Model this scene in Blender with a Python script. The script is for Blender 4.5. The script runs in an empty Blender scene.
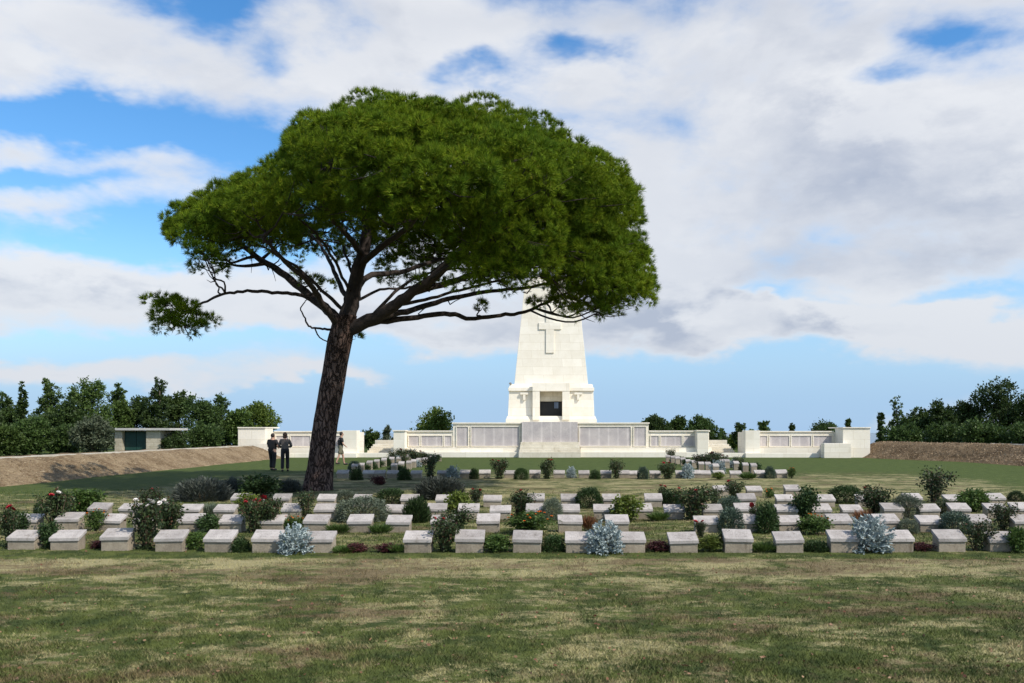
import bpy, bmesh, math, random
import numpy as np
from mathutils import Vector, Matrix, noise as mnoise

random.seed(7)
RNG = np.random.default_rng(7)
SC = bpy.context.scene
COL = SC.collection

# ------------------------------------------------------------------ camera
F, HX, HY, H = 850.0, 551.0, 431.0, 1.8          # focal length in px, vanishing point, eye height
cam_d = bpy.data.cameras.new('camera')
cam = bpy.data.objects.new('camera', cam_d)
COL.objects.link(cam)
cam.location = (0, 0, H)
cam.rotation_euler = (math.radians(90), 0, 0)
cam_d.sensor_width = 36.0
cam_d.lens = F / 1024 * 36.0
cam_d.shift_x = -(HX - 512) / 1024
cam_d.shift_y = (HY - 341.5) / 1024
cam_d.clip_start = 0.1
cam_d.clip_end = 60000
SC.camera = cam

# ------------------------------------------------------------------ light
SUN_EL, SUN_AZ = 46.0, 55.0                      # sun behind the camera, to the right
az = math.radians(SUN_AZ)
el = math.radians(SUN_EL)
SUN_DIR = Vector((math.sin(az) * math.cos(el), -math.cos(az) * math.cos(el), math.sin(el)))
sun_d = bpy.data.lights.new('sun', 'SUN')
sun_d.energy = 5.0
sun_d.angle = math.radians(0.6)
sun_d.color = (1.0, 0.94, 0.85)
sun = bpy.data.objects.new('sun', sun_d)
COL.objects.link(sun)
sun.location = (20, -20, 40)
sun.rotation_euler = SUN_DIR.to_track_quat('Z', 'Y').to_euler()

SC.view_settings.view_transform = 'Standard'
SC.view_settings.look = 'None'
SC.view_settings.exposure = 0.0
SC.view_settings.gamma = 1.0
SC.view_settings.use_curve_mapping = False
SC.cycles.max_bounces = 6
SC.cycles.transparent_max_bounces = 8

# ------------------------------------------------------------------ node helper
class NT:
    def __init__(self, tree):
        self.t = tree
    def node(self, typ, **kw):
        n = self.t.nodes.new(typ)
        for k, v in kw.items():
            setattr(n, k, v)
        return n
    def set(self, sock, v):
        if isinstance(v, bpy.types.NodeSocket):
            self.t.links.new(v, sock)
        else:
            sock.default_value = v
    def m(self, op, a, b=0.0, c=0.0, clamp=False):
        n = self.node('ShaderNodeMath', operation=op)
        n.use_clamp = clamp
        for i, v in enumerate((a, b, c)):
            self.set(n.inputs[i], v)
        return n.outputs[0]
    def mix(self, f, a, b, blend='MIX'):
        n = self.node('ShaderNodeMix', data_type='RGBA', blend_type=blend)
        self.set(n.inputs[0], f)
        for s, v in ((n.inputs[6], a), (n.inputs[7], b)):
            if isinstance(v, (tuple, list)) and len(v) == 3:
                v = (*v, 1)
            self.set(s, v)
        return n.outputs[2]
    def step(self, x, lo, hi, smooth=True):
        n = self.node('ShaderNodeMapRange', interpolation_type='SMOOTHSTEP' if smooth else 'LINEAR')
        n.clamp = True if not smooth else True
        self.set(n.inputs[0], x)
        n.inputs[1].default_value, n.inputs[2].default_value = lo, hi
        return n.outputs[0]
    def noise(self, vec, scale, detail=4, rough=0.55, dist=0.0):
        n = self.node('ShaderNodeTexNoise')
        self.set(n.inputs['Vector'], vec)
        n.inputs['Scale'].default_value = scale
        n.inputs['Detail'].default_value = detail
        n.inputs['Roughness'].default_value = rough
        n.inputs['Distortion'].default_value = dist
        return n.outputs['Fac']
    def vmul(self, vec, s):
        n = self.node('ShaderNodeVectorMath', operation='MULTIPLY')
        self.set(n.inputs[0], vec)
        self.set(n.inputs[1], s)
        return n.outputs[0]
    def vadd(self, vec, s):
        n = self.node('ShaderNodeVectorMath', operation='ADD')
        self.set(n.inputs[0], vec)
        self.set(n.inputs[1], s)
        return n.outputs[0]
    def xyz(self, x, y, z):
        n = self.node('ShaderNodeCombineXYZ')
        for i, v in enumerate((x, y, z)):
            self.set(n.inputs[i], v)
        return n.outputs[0]
    def sep(self, v):
        n = self.node('ShaderNodeSeparateXYZ')
        self.set(n.inputs[0], v)
        return n.outputs[0], n.outputs[1], n.outputs[2]

# ------------------------------------------------------------------ world: sky with broken cloud
world = bpy.data.worlds.new('World')
SC.world = world
world.use_nodes = True
wt = world.node_tree
for n in list(wt.nodes):
    wt.nodes.remove(n)
W = NT(wt)
sky = W.node('ShaderNodeTexSky', sky_type='NISHITA')
sky.sun_disc = False
sky.sun_elevation = el
sky.sun_rotation = math.atan2(SUN_DIR.x, SUN_DIR.y)
sky.altitude = 100
sky.air_density = 1.0
sky.dust_density = 0.5
sky.ozone_density = 2.0
tc = W.node('ShaderNodeTexCoord')
dirv = tc.outputs['Generated']
dx, dy, dz = W.sep(dirv)
P = W.vmul(dirv, (1.0, 1.0, 2.1))
yy = W.m('MAXIMUM', dy, 0.08)
U = W.m('DIVIDE', dx, yy)
V = W.m('DIVIDE', dz, yy)
front = W.step(dy, 0.05, 0.35)
wa = W.noise(W.vadd(P, (4.0, 1.0, 2.0)), 5.0, 5, 0.6)
wb_ = W.noise(W.vadd(P, (-7.0, 3.0, 9.0)), 5.0, 5, 0.6)
UW = W.m('ADD', U, W.m('MULTIPLY', W.m('SUBTRACT', wa, 0.5), 0.26))
VW = W.m('ADD', V, W.m('MULTIPLY', W.m('SUBTRACT', wb_, 0.5), 0.13))
n1 = W.noise(P, 3.2, 9, 0.53, 0.3)
n2 = W.noise(P, 10.0, 7, 0.6, 0.2)
n3 = W.noise(W.vadd(P, (0.03, -0.02, 0.10)), 3.2, 7, 0.53, 0.3)
n4 = W.noise(W.vadd(P, (0.01, -0.01, 0.03)), 10.0, 6, 0.6, 0.2)
# cloud banks and gaps as they hang round the compass: (px, py, half-width, half-height, amount)
BANKS = [
    (780, 200, 330, 130, 0.34), (960, 180, 150, 130, 0.18), (560, 20, 200, 30, 0.20), (330, 60, 150, 80, 0.22),
    (90, 45, 120, 45, 0.30), (20, 152, 55, 22, 0.36), (175, 165, 85, 24, 0.30), (50, 205, 75, 16, 0.32),
    (70, 285, 150, 24, 0.45), (270, 305, 130, 40, 0.35), (60, 372, 140, 13, 0.55), (330, 384, 80, 9, 0.6),
    (430, 325, 120, 20, 0.4), (640, 335, 220, 32, 0.30), (880, 325, 200, 22, 0.34), (760, 300, 160, 20, 0.25),
    (1000, 385, 60, 10, 0.0),
    (700, 75, 120, 50, 0.35), (850, 303, 150, 8, -0.55),
    # gaps
    (110, 112, 90, 22, -0.46), (15, 108, 60, 14, -0.40), (235, 160, 50, 22, -0.3), (20, 180, 90, 8, -0.35), (170, 135, 80, 16, -0.3), (110, 238, 140, 20, -0.42), (592, 56, 42, 17, -0.46), (470, 78, 55, 15, -0.50),
    (225, 10, 55, 20, -0.45), (300, 60, 30, 25, -0.3), (945, 34, 44, 14, -0.34), (865, 70, 60, 9, -0.30), (380, 40, 40, 14, -0.2), (250, 350, 200, 20, -0.35), (720, 382, 260, 30, -0.6),
    (950, 365, 120, 30, -0.5), (100, 345, 150, 10, -0.35), (840, 288, 80, 8, -0.30), (980, 296, 60, 10, -0.2), (480, 400, 300, 26, -0.45),
    (150, 410, 200, 20, -0.5), (270, 190, 30, 60, -0.2),
]
bias = 0.0
for px, py, sx, sy, a in BANKS:
    if a == 0: continue
    ex = W.m('MULTIPLY', W.m('SUBTRACT', UW, (px - HX) / F), F / sx)
    ey = W.m('MULTIPLY', W.m('SUBTRACT', VW, (HY - py) / F), F / sy)
    r2 = W.m('ADD', W.m('MULTIPLY', ex, ex), W.m('MULTIPLY', ey, ey))
    g = W.m('MULTIPLY', W.m('EXPONENT', W.m('MULTIPLY', r2, -0.7)), a)
    bias = W.m('ADD', bias, g)
bias = W.m('MULTIPLY', bias, front)
detail = W.m('ADD', W.m('MULTIPLY', W.m('SUBTRACT', n1, 0.5), 1.9), W.m('MULTIPLY', W.m('SUBTRACT', n2, 0.5), 0.60))
dens = W.m('ADD', W.m('ADD', detail, 0.5), bias)
cov = W.step(dens, 0.30, 0.84)
thick = W.step(dens, 0.55, 1.35)
lit = W.step(W.m('ADD', W.m('SUBTRACT', n1, n3), W.m('MULTIPLY', W.m('SUBTRACT', n2, n4), 0.4)), -0.11, 0.10)
puff = W.step(n2, 0.35, 0.68)
shade = W.m('MULTIPLY', thick, W.m('SUBTRACT', 1.25, W.m('ADD', W.m('MULTIPLY', lit, 0.95), W.m('MULTIPLY', puff, 0.25))), clamp=True)
GREY = [(860, 190, 240, 55, 0.50), (690, 275, 170, 40, 0.45), (960, 265, 140, 25, 0.35), (640, 120, 60, 60, 0.25), (120, 40, 120, 20, 0.25), (230, 90, 60, 20, 0.3), (60, 215, 80, 10, 0.3), (160, 175, 80, 10, 0.2), (330, 40, 200, 35, 0.30), (760, 14, 300, 20, 0.40),
        (880, 335, 220, 9, 0.40), (640, 350, 160, 16, 0.40), (80, 305, 150, 14, 0.35), (240, 325, 120, 14, 0.3)]
gsum = 0.0
for px, py, sx, sy, a in GREY:                       # thick, self-shaded parts of the banks
    ex = W.m('MULTIPLY', W.m('SUBTRACT', UW, (px - HX) / F), F / sx)
    ey = W.m('MULTIPLY', W.m('SUBTRACT', VW, (HY - py) / F), F / sy)
    r2 = W.m('ADD', W.m('MULTIPLY', ex, ex), W.m('MULTIPLY', ey, ey))
    gsum = W.m('ADD', gsum, W.m('MULTIPLY', W.m('EXPONENT', W.m('MULTIPLY', r2, -0.7)), a))
gsum = W.m('MULTIPLY', W.m('MULTIPLY', gsum, front), W.m('ADD', 0.6, W.m('MULTIPLY', W.m('SUBTRACT', n2, n1), 1.2)))
shade = W.m('ADD', shade, gsum, clamp=True)
low = W.step(V, 0.30, 0.06)                          # low banks are bluer and greyer with distance
shade2 = W.m('MAXIMUM', shade, W.m('MULTIPLY', low, 0.35))
ccol = W.mix(shade2, (8.9, 9.0, 9.2), (4.6, 5.1, 6.2))
hs = W.node('ShaderNodeHueSaturation')
W.set(hs.inputs['Color'], sky.outputs[0])
hs.inputs['Saturation'].default_value = 1.32
hs.inputs['Value'].default_value = 1.95
hz = W.step(V, 0.24, 0.02)
skyc = W.mix(W.m('MULTIPLY', hz, 0.92), hs.outputs[0], (3.5, 5.6, 8.4))
allc = W.mix(W.m('MULTIPLY', cov, 0.94), skyc, ccol)
bg = W.node('ShaderNodeBackground')
W.set(bg.inputs[0], allc)
bg.inputs[1].default_value = 0.10
wo = W.node('ShaderNodeOutputWorld')
wt.links.new(bg.outputs[0], wo.inputs[0])

# ------------------------------------------------------------------ object helpers
def tag(o, label=None, cat=None, group=None, kind=None):
    if label: o['label'] = label
    if cat: o['category'] = cat
    if group: o['group'] = group
    if kind: o['kind'] = kind
    return o

def empty(name, loc, label, cat, group=None, rz=0.0):
    o = bpy.data.objects.new(name, None)
    COL.objects.link(o)
    o.location = loc
    o.rotation_euler = (0, 0, rz)
    o.empty_display_size = 0.2
    return tag(o, label, cat, group)

def link(name, me, mat=None, parent=None):
    o = bpy.data.objects.new(name, me)
    COL.objects.link(o)
    if mat is not None:
        for x in (mat if isinstance(mat, (list, tuple)) else [mat]):
            if x.name not in me.materials:
                me.materials.append(x)
    if parent is not None:
        o.parent = parent
    return o

def mesh_np(name, v, f, smooth=False):
    """v (n,3), f (m,k) -> mesh"""
    me = bpy.data.meshes.new(name)
    v = np.ascontiguousarray(v, dtype=np.float32)
    f = np.ascontiguousarray(f, dtype=np.int32)
    m, k = f.shape
    me.vertices.add(len(v))
    me.vertices.foreach_set('co', v.ravel())
    me.loops.add(m * k)
    me.loops.foreach_set('vertex_index', f.ravel())
    me.polygons.add(m)
    me.polygons.foreach_set('loop_start', np.arange(0, m * k, k, dtype=np.int32))
    me.polygons.foreach_set('loop_total', np.full(m, k, dtype=np.int32))
    if smooth:
        me.polygons.foreach_set('use_smooth', np.ones(m, dtype=bool))
    me.update(calc_edges=True)
    return me

class MB:
    """collects boxes, prisms and tubes into one mesh"""
    def __init__(self):
        self.v, self.f = [], []
    def add(self, vs, fs):
        o = len(self.v)
        self.v += [tuple(x) for x in vs]
        self.f += [tuple(i + o for i in q) for q in fs]
        return self
    def box(self, x0, x1, y0, y1, z0, z1):
        return self.frustum((x0, x1, y0, y1), z0, (x0, x1, y0, y1), z1)
    def frustum(self, a, z0, b, z1):
        vs = [(a[0], a[2], z0), (a[1], a[2], z0), (a[1], a[3], z0), (a[0], a[3], z0),
              (b[0], b[2], z1), (b[1], b[2], z1), (b[1], b[3], z1), (b[0], b[3], z1)]
        return self.add(vs, [(0, 3, 2, 1), (4, 5, 6, 7), (0, 1, 5, 4), (1, 2, 6, 5), (2, 3, 7, 6), (3, 0, 4, 7)])
    def hexa(self, vs):
        return self.add(vs, [(0, 3, 2, 1), (4, 5, 6, 7), (0, 1, 5, 4), (1, 2, 6, 5), (2, 3, 7, 6), (3, 0, 4, 7)])
    def tube(self, pts, rad, seg=8, wob=0.0, cap=True):
        pts = [Vector(p) for p in pts]
        n = len(pts)
        rings = []
        up = Vector((0.13, 0.21, 1)).normalized()
        prev = None
        for i, p in enumerate(pts):
            d = (pts[min(i + 1, n - 1)] - pts[max(i - 1, 0)]).normalized()
            if prev is None:
                a = d.cross(up)
                if a.length < 0.05: a = d.cross(Vector((1, 0, 0)))
            else:
                a = prev - d * prev.dot(d)
            a.normalize(); prev = a
            b = d.cross(a)
            r = rad[i] if hasattr(rad, '__len__') else rad
            ring = []
            for k in range(seg):
                t = 2 * math.pi * k / seg
                rr = r * (1 + wob * (random.random() - 0.5))
                ring.append(p + (a * math.cos(t) + b * math.sin(t)) * rr)
            rings.append(ring)
        vs = [v for r in rings for v in r]
        fs = []
        for i in range(n - 1):
            for k in range(seg):
                k2 = (k + 1) % seg
                fs.append((i * seg + k, i * seg + k2, (i + 1) * seg + k2, (i + 1) * seg + k))
        if cap:
            fs.append(tuple(range(seg))[::-1])
            fs.append(tuple((n - 1) * seg + k for k in range(seg)))
        return self.add(vs, fs)
    def build(self, name, mat=None, parent=None, smooth=False, bevel=0.0):
        me = bpy.data.meshes.new(name)
        me.from_pydata(self.v, [], self.f)
        bm = bmesh.new(); bm.from_mesh(me)
        bmesh.ops.recalc_face_normals(bm, faces=bm.faces)
        if bevel > 0:
            bmesh.ops.bevel(bm, geom=list(bm.edges), offset=bevel, segments=2, affect='EDGES', profile=0.6)
        bm.to_mesh(me); bm.free()
        if smooth:
            me.polygons.foreach_set('use_smooth', np.ones(len(me.polygons), dtype=bool))
        return link(name, me, mat, parent)

def smoothpath(pts, n=4):
    """Catmull-Rom through pts"""
    p = [Vector(x) for x in pts]
    out = []
    for i in range(len(p) - 1):
        a, b, c, d = p[max(i - 1, 0)], p[i], p[i + 1], p[min(i + 2, len(p) - 1)]
        for k in range(n):
            t = k / n
            out.append(0.5 * ((2 * b) + (c - a) * t + (2 * a - 5 * b + 4 * c - d) * t * t + (3 * b - a - 3 * c + d) * t ** 3))
    out.append(p[-1])
    return out

# ------------------------------------------------------------------ materials
def new_mat(name):
    m = bpy.data.materials.new(name)
    m.use_nodes = True
    t = m.node_tree
    b = t.nodes['Principled BSDF']
    return m, NT(t), b

def bump(N, b, height, strength=0.4, dist=0.02):
    n = N.node('ShaderNodeBump')
    n.inputs['Strength'].default_value = strength
    n.inputs['Distance'].default_value = dist
    N.set(n.inputs['Height'], height)
    N.t.links.new(n.outputs[0], b.inputs['Normal'])

def simple_mat(name, col, rough=0.7, var=0.15, scale=6.0, metal=0.0):
    m, N, b = new_mat(name)
    tcn = N.node('ShaderNodeTexCoord')
    n = N.noise(tcn.outputs['Object'], scale, 5, 0.6)
    c2 = tuple(c * (1 - var) for c in col)
    c3 = tuple(min(1, c * (1 + var)) for c in col)
    N.set(b.inputs['Base Color'], N.mix(N.step(n, 0.3, 0.7), c2, c3))
    b.inputs['Roughness'].default_value = rough
    b.inputs['Metallic'].default_value = metal
    return m

def leaf_mat(name, ca, cb, trans=0.25, rough=0.55, objvar=0.25, cc=None):
    """per-leaf tint between ca and cb, light passing through"""
    m, N, b = new_mat(name)
    g = N.node('ShaderNodeNewGeometry')
    oi = N.node('ShaderNodeObjectInfo')
    r = g.outputs['Random Per Island']
    c = N.mix(r, ca, cb)
    if cc is not None:
        c = N.mix(N.step(N.m('FRACT', N.m('MULTIPLY', r, 7.31)), 0.86, 0.97), c, cc)
    k = N.m('ADD', 1.0 - objvar, N.m('MULTIPLY', oi.outputs['Random'], 2 * objvar))
    c = N.mix(1.0, c, N.xyz(k, k, k), 'MULTIPLY')
    N.set(b.inputs['Base Color'], c)
    b.inputs['Roughness'].default_value = rough
    b.inputs['Specular IOR Level'].default_value = 0.25
    tr = N.node('ShaderNodeBsdfTranslucent')
    N.set(tr.inputs[0], c)
    mx = N.node('ShaderNodeMixShader')
    mx.inputs[0].default_value = trans
    N.t.links.new(b.outputs[0], mx.inputs[1])
    N.t.links.new(tr.outputs[0], mx.inputs[2])
    N.t.links.new(mx.outputs[0], N.t.nodes['Material Output'].inputs[0])
    return m

def lawn_colour(N):
    """turf: green, tired green, straw and bare brown patches, by world position"""
    g = N.node('ShaderNodeNewGeometry')
    pos = N.vmul(g.outputs['Position'], (1, 1, 0))
    x, y, z = N.sep(g.outputs['Position'])
    a = N.noise(N.vmul(pos, (0.8, 1.15, 0)), 1.0, 9, 0.70, 0.6)
    b = N.noise(N.vadd(N.vmul(pos, (0.7, 1.3, 0)), (31.0, 7.0, 0)), 0.7, 8, 0.68)
    c = N.noise(N.vmul(pos, (0.75, 1.1, 0)), 5.0, 6, 0.75)
    d = N.noise(pos, 46.0, 3, 0.7)
    e = N.noise(N.vadd(pos, (-11.0, 23.0, 0)), 2.6, 5, 0.65)
    green = N.mix(N.step(e, 0.32, 0.68), (0.034, 0.050, 0.015), (0.095, 0.112, 0.031))
    straw = N.mix(d, (0.21, 0.182, 0.085), (0.42, 0.37, 0.20))
    brown = N.mix(c, (0.075, 0.047, 0.028), (0.135, 0.088, 0.054))
    # the strip along the front row is worn to straw, the far court and the banks' feet stay green
    strip = N.m('SUBTRACT', N.m('MULTIPLY', N.step(y, 10.0, 11.3), N.step(y, 12.1, 11.8)), N.m('MULTIPLY', N.step(y, 11.9, 12.3), N.step(y, 13.6, 12.9)))
    mid = N.m('MULTIPLY', N.step(y, 20.5, 23.0), N.step(y, 36.0, 31.0))
    far = N.step(y, 34.0, 40.0)
    sides = N.m('MAXIMUM', N.step(x, -11.0, -14.0), N.step(x, 13.0, 17.5))
    sides = N.m('MULTIPLY', sides, N.step(y, 20.0, 27.0))
    near = N.step(y, 9.0, 7.2)
    k = N.m('ADD', N.m('ADD', a, N.m('MULTIPLY', N.m('SUBTRACT', c, 0.5), 0.85)), N.m('MULTIPLY', N.m('SUBTRACT', d, 0.5), 0.45))
    k = N.m('ADD', k, N.m('MULTIPLY', strip, 0.13))
    k = N.m('ADD', k, N.m('MULTIPLY', mid, 0.07))
    k = N.m('SUBTRACT', k, N.m('MULTIPLY', N.m('MAXIMUM', far, sides), 0.22))
    k = N.m('ADD', k, N.m('MULTIPLY', near, 0.0))
    green = N.mix(N.m('MULTIPLY', N.m('MAXIMUM', far, sides), 0.7), green, N.mix(e, (0.036, 0.058, 0.013), (0.082, 0.112, 0.028)))
    col = N.mix(N.m('MULTIPLY', N.step(k, 0.475, 0.67), 0.92), green, straw)
    kb = N.m('ADD', N.m('ADD', b, N.m('MULTIPLY', strip, 0.07)), N.m('MULTIPLY', N.m('SUBTRACT', c, 0.5), 0.7))
    kb = N.m('SUBTRACT', kb, N.m('MULTIPLY', N.m('MAXIMUM', far, sides), 0.12))
    col = N.mix(N.m('MULTIPLY', N.step(kb, 0.50, 0.66), 0.7), col, brown)
    return col, c, d

M = {}
m, N, b = new_mat('turf')
col, c_, d_ = lawn_colour(N)
N.set(b.inputs['Base Color'], col)
b.inputs['Roughness'].default_value = 0.95
b.inputs['Specular IOR Level'].default_value = 0.1
bump(N, b, N.m('ADD', N.m('MULTIPLY', c_, 0.6), N.m('MULTIPLY', d_, 0.5)), 0.9, 0.03)
M['turf'] = m

m, N, b = new_mat('grass_blade')
col, c_, d_ = lawn_colour(N)
g = N.node('ShaderNodeNewGeometry')
k = N.m('ADD', 0.62, N.m('MULTIPLY', g.outputs['Random Per Island'], 0.95))
N.set(b.inputs['Base Color'], N.mix(1.0, col, N.xyz(k, k, N.m('MULTIPLY', k, 0.9)), 'MULTIPLY'))
b.inputs['Roughness'].default_value = 0.7
b.inputs['Specular IOR Level'].default_value = 0.15
M['blade'] = m

def bank_mat(name, ca, cb, cc):
    m, N, b = new_mat(name)
    g = N.node('ShaderNodeNewGeometry')
    pos = g.outputs['Position']
    a = N.noise(pos, 0.9, 5, 0.6)
    c = N.noise(pos, 4.5, 6, 0.75)
    d = N.noise(N.vmul(pos, (1, 1, 1.6)), 15.0, 4, 0.75)
    col = N.mix(N.step(N.m('ADD', N.m('MULTIPLY', a, 0.5), N.m('MULTIPLY', c, 0.5)), 0.38, 0.62), ca, cb)
    col = N.mix(N.step(d, 0.52, 0.72), col, cc)
    N.set(b.inputs['Base Color'], col)
    b.inputs['Roughness'].default_value = 0.95
    b.inputs['Specular IOR Level'].default_value = 0.1
    bump(N, b, N.m('ADD', c, N.m('MULTIPLY', d, 0.7)), 1.0, 0.12)
    return m
M['bank_dry'] = bank_mat('dry_earth_bank', (0.17, 0.115, 0.064), (0.33, 0.245, 0.148), (0.46, 0.37, 0.24))
M['bank_mulch'] = bank_mat('mulched_bank', (0.105, 0.068, 0.036), (0.24, 0.17, 0.10), (0.38, 0.29, 0.185))

def stone_mat(name, ca, cb, stain, course=None, bumpy=0.25, stainamt=0.5, scale=1.0, objvar=0.0):
    m, N, b = new_mat(name)
    tcn = N.node('ShaderNodeTexCoord')
    g = N.node('ShaderNodeNewGeometry')
    vec = tcn.outputs['Object']
    oi = N.node('ShaderNodeObjectInfo')
    vec = N.vadd(vec, N.xyz(N.m('MULTIPLY', oi.outputs['Random'], 40.0), 0.0, 0.0))
    a = N.noise(vec, 1.6 * scale, 6, 0.62)
    c = N.noise(vec, 14.0 * scale, 5, 0.7)
    s = N.noise(N.vmul(vec, (1.6, 1.6, 0.35)), 2.2 * scale, 6, 0.68)
    col = N.mix(N.step(N.m('ADD', N.m('MULTIPLY', a, 0.6), N.m('MULTIPLY', c, 0.4)), 0.36, 0.64), ca, cb)
    col = N.mix(N.m('MULTIPLY', N.step(s, 0.54, 0.74), stainamt), col, stain)
    hgt = c
    if course:
        br = N.node('ShaderNodeTexBrick')
        x, y, z = N.sep(tcn.outputs['Object'])
        N.set(br.inputs['Vector'], N.xyz(N.m('ADD', x, y), z, 0.0))
        br.inputs['Scale'].default_value = 1.0
        br.inputs['Brick Width'].default_value = course[0]
        br.inputs['Row Height'].default_value = course[1]
        br.inputs['Mortar Size'].default_value = 0.012
        br.inputs['Mortar Smooth'].default_value = 0.3
        br.inputs['Color1'].default_value = (0.90, 0.89, 0.87, 1)
        br.inputs['Color2'].default_value = (1.0, 1.0, 1.0, 1)
        br.inputs['Mortar'].default_value = (0.80, 0.77, 0.71, 1)
        col = N.mix(1.0, col, br.outputs['Color'], 'MULTIPLY')
        hgt = N.m('SUBTRACT', N.m('MULTIPLY', c, 0.4), br.outputs['Fac'])
    if objvar:
        k = N.m('ADD', 1 - objvar, N.m('MULTIPLY', oi.outputs['Random'], 2 * objvar))
        col = N.mix(1.0, col, N.xyz(k, k, k), 'MULTIPLY')
    N.set(b.inputs['Base Color'], col)
    b.inputs['Roughness'].default_value = 0.85
    b.inputs['Specular IOR Level'].default_value = 0.2
    bump(N, b, hgt, bumpy, 0.02)
    return m
M['white_stone'] = stone_mat('white_limestone', (0.77, 0.715, 0.60), (0.83, 0.78, 0.675), (0.67, 0.60, 0.475), (1.5, 0.62), 0.12, 0.35)
M['wall_stone'] = stone_mat('pale_limestone', (0.75, 0.695, 0.58), (0.82, 0.765, 0.66), (0.63, 0.555, 0.43), (1.25, 0.36), 0.12, 0.45)
M['tan_stone'] = stone_mat('tan_weathered_limestone', (0.60, 0.55, 0.44), (0.72, 0.67, 0.56), (0.42, 0.36, 0.25), (1.1, 0.30), 0.3, 0.6)
M['kerb_stone'] = stone_mat('kerb_stone', (0.42, 0.38, 0.31), (0.56, 0.52, 0.44), (0.25, 0.22, 0.16), (0.9, 0.4), 0.4, 0.5)
M['rubble'] = stone_mat('shed_rubble_stone', (0.40, 0.36, 0.27), (0.58, 0.53, 0.42), (0.22, 0.20, 0.15), (0.55, 0.3), 0.6, 0.5)
M['marker_slab'] = stone_mat('marker_slab_stone', (0.30, 0.272, 0.25), (0.43, 0.395, 0.365), (0.165, 0.14, 0.115), None, 0.35, 0.75, 3.0, 0.16)
M['marker_base'] = stone_mat('marker_base_stone', (0.225, 0.188, 0.14), (0.335, 0.285, 0.215), (0.13, 0.10, 0.068), None, 0.45, 0.7, 3.0, 0.12)
M['roof_slab'] = stone_mat('concrete_roof', (0.40, 0.39, 0.36), (0.52, 0.50, 0.46), (0.28, 0.26, 0.22), None, 0.3, 0.5)

# worn inscription cut in the sloping face of each marker
_N = NT(M['marker_slab'].node_tree); _b = _N.t.nodes['Principled BSDF']
_tc = _N.node('ShaderNodeTexCoord'); _oi = _N.node('ShaderNodeObjectInfo')
_x, _y, _z = _N.sep(_tc.outputs['Object'])
_row = _N.step(_N.m('ABSOLUTE', _N.m('SUBTRACT', _N.m('FRACT', _N.m('DIVIDE', _y, 0.042)), 0.5)), 0.28, 0.20)
_let = _N.step(_N.noise(_N.xyz(_N.m('MULTIPLY', _x, 70.0), _N.m('FLOOR', _N.m('DIVIDE', _y, 0.042)), _N.m('MULTIPLY', _oi.outputs['Random'], 50.0)), 1.0, 2, 0.7), 0.46, 0.56)
_ins = _N.m('MULTIPLY', _N.step(_N.m('ABSOLUTE', _x), 0.17, 0.13), _N.m('MULTIPLY', _N.step(_y, 0.03, 0.05), _N.step(_y, 0.22, 0.19)))
_src = _b.inputs['Base Color'].links[0].from_socket
_N.set(_b.inputs['Base Color'], _N.mix(_N.m('MULTIPLY', _N.m('MULTIPLY', _N.m('MULTIPLY', _row, _let), _ins), 0.38), _src, (0.12, 0.10, 0.09)))

# panels of names: columns of small incised lines
m, N, b = new_mat('inscribed_panel_stone')
tcn = N.node('ShaderNodeTexCoord')
x, y, z = N.sep(tcn.outputs['Object'])
colx = N.m('FRACT', N.m('DIVIDE', x, 0.66))
gap = N.m('MULTIPLY', N.step(colx, 0.06, 0.16), N.step(colx, 0.99, 0.88))
line = N.step(N.m('ABSOLUTE', N.m('SUBTRACT', N.m('FRACT', N.m('DIVIDE', z, 0.034)), 0.5)), 0.16, 0.30)
let = N.step(N.noise(N.vmul(tcn.outputs['Object'], (60, 1, 29.4)), 1.0, 2, 0.8), 0.40, 0.58)
big = N.noise(tcn.outputs['Object'], 1.1, 4, 0.6)
txt = N.m('MULTIPLY', N.m('MULTIPLY', gap, line), let)
base = N.mix(N.step(big, 0.35, 0.65), (0.46, 0.42, 0.41), (0.58, 0.53, 0.50))
N.set(b.inputs['Base Color'], N.mix(N.m('MULTIPLY', txt, 0.9), base, (0.22, 0.19, 0.19)))
b.inputs['Roughness'].default_value = 0.8
M['panel'] = m

# bark
m, N, b = new_mat('pine_bark')
tcn = N.node('ShaderNodeTexCoord')
vec = tcn.outputs['Object']
v = N.node('ShaderNodeTexVoronoi', feature='DISTANCE_TO_EDGE')
N.set(v.inputs['Vector'], N.vadd(N.vmul(vec, (1, 1, 0.24)), N.vmul(N.xyz(N.noise(vec, 3.0, 4, 0.6), N.noise(N.vadd(vec, (5, 5, 5)), 3.0, 4, 0.6), 0.0), (0.25, 0.25, 0))))
v.inputs['Scale'].default_value = 11.0
crack = N.step(v.outputs['Distance'], 0.0, 0.16)
fine = N.noise(N.vmul(vec, (1, 1, 0.5)), 30.0, 5, 0.7)
big = N.noise(vec, 1.7, 4, 0.6)
plate = N.mix(N.step(big, 0.35, 0.65), (0.080, 0.050, 0.040), (0.155, 0.102, 0.082))
plate = N.mix(N.step(fine, 0.5, 0.75), plate, (0.20, 0.15, 0.13))
N.set(b.inputs['Base Color'], N.mix(crack, (0.024, 0.015, 0.012), plate))
b.inputs['Roughness'].default_value = 0.9
b.inputs['Specular IOR Level'].default_value = 0.15
bump(N, b, N.m('ADD', crack, N.m('MULTIPLY', fine, 0.4)), 1.0, 0.05)
M['bark'] = m
M['twig'] = simple_mat('shade_dark_branch_bark', (0.030, 0.020, 0.016), 0.9, 0.35, 9)  # limb bark near black: shade under the crown put into the colour
M['wood_dark'] = simple_mat('tree_trunk_bark', (0.07, 0.055, 0.04), 0.9, 0.3, 7)
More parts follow.
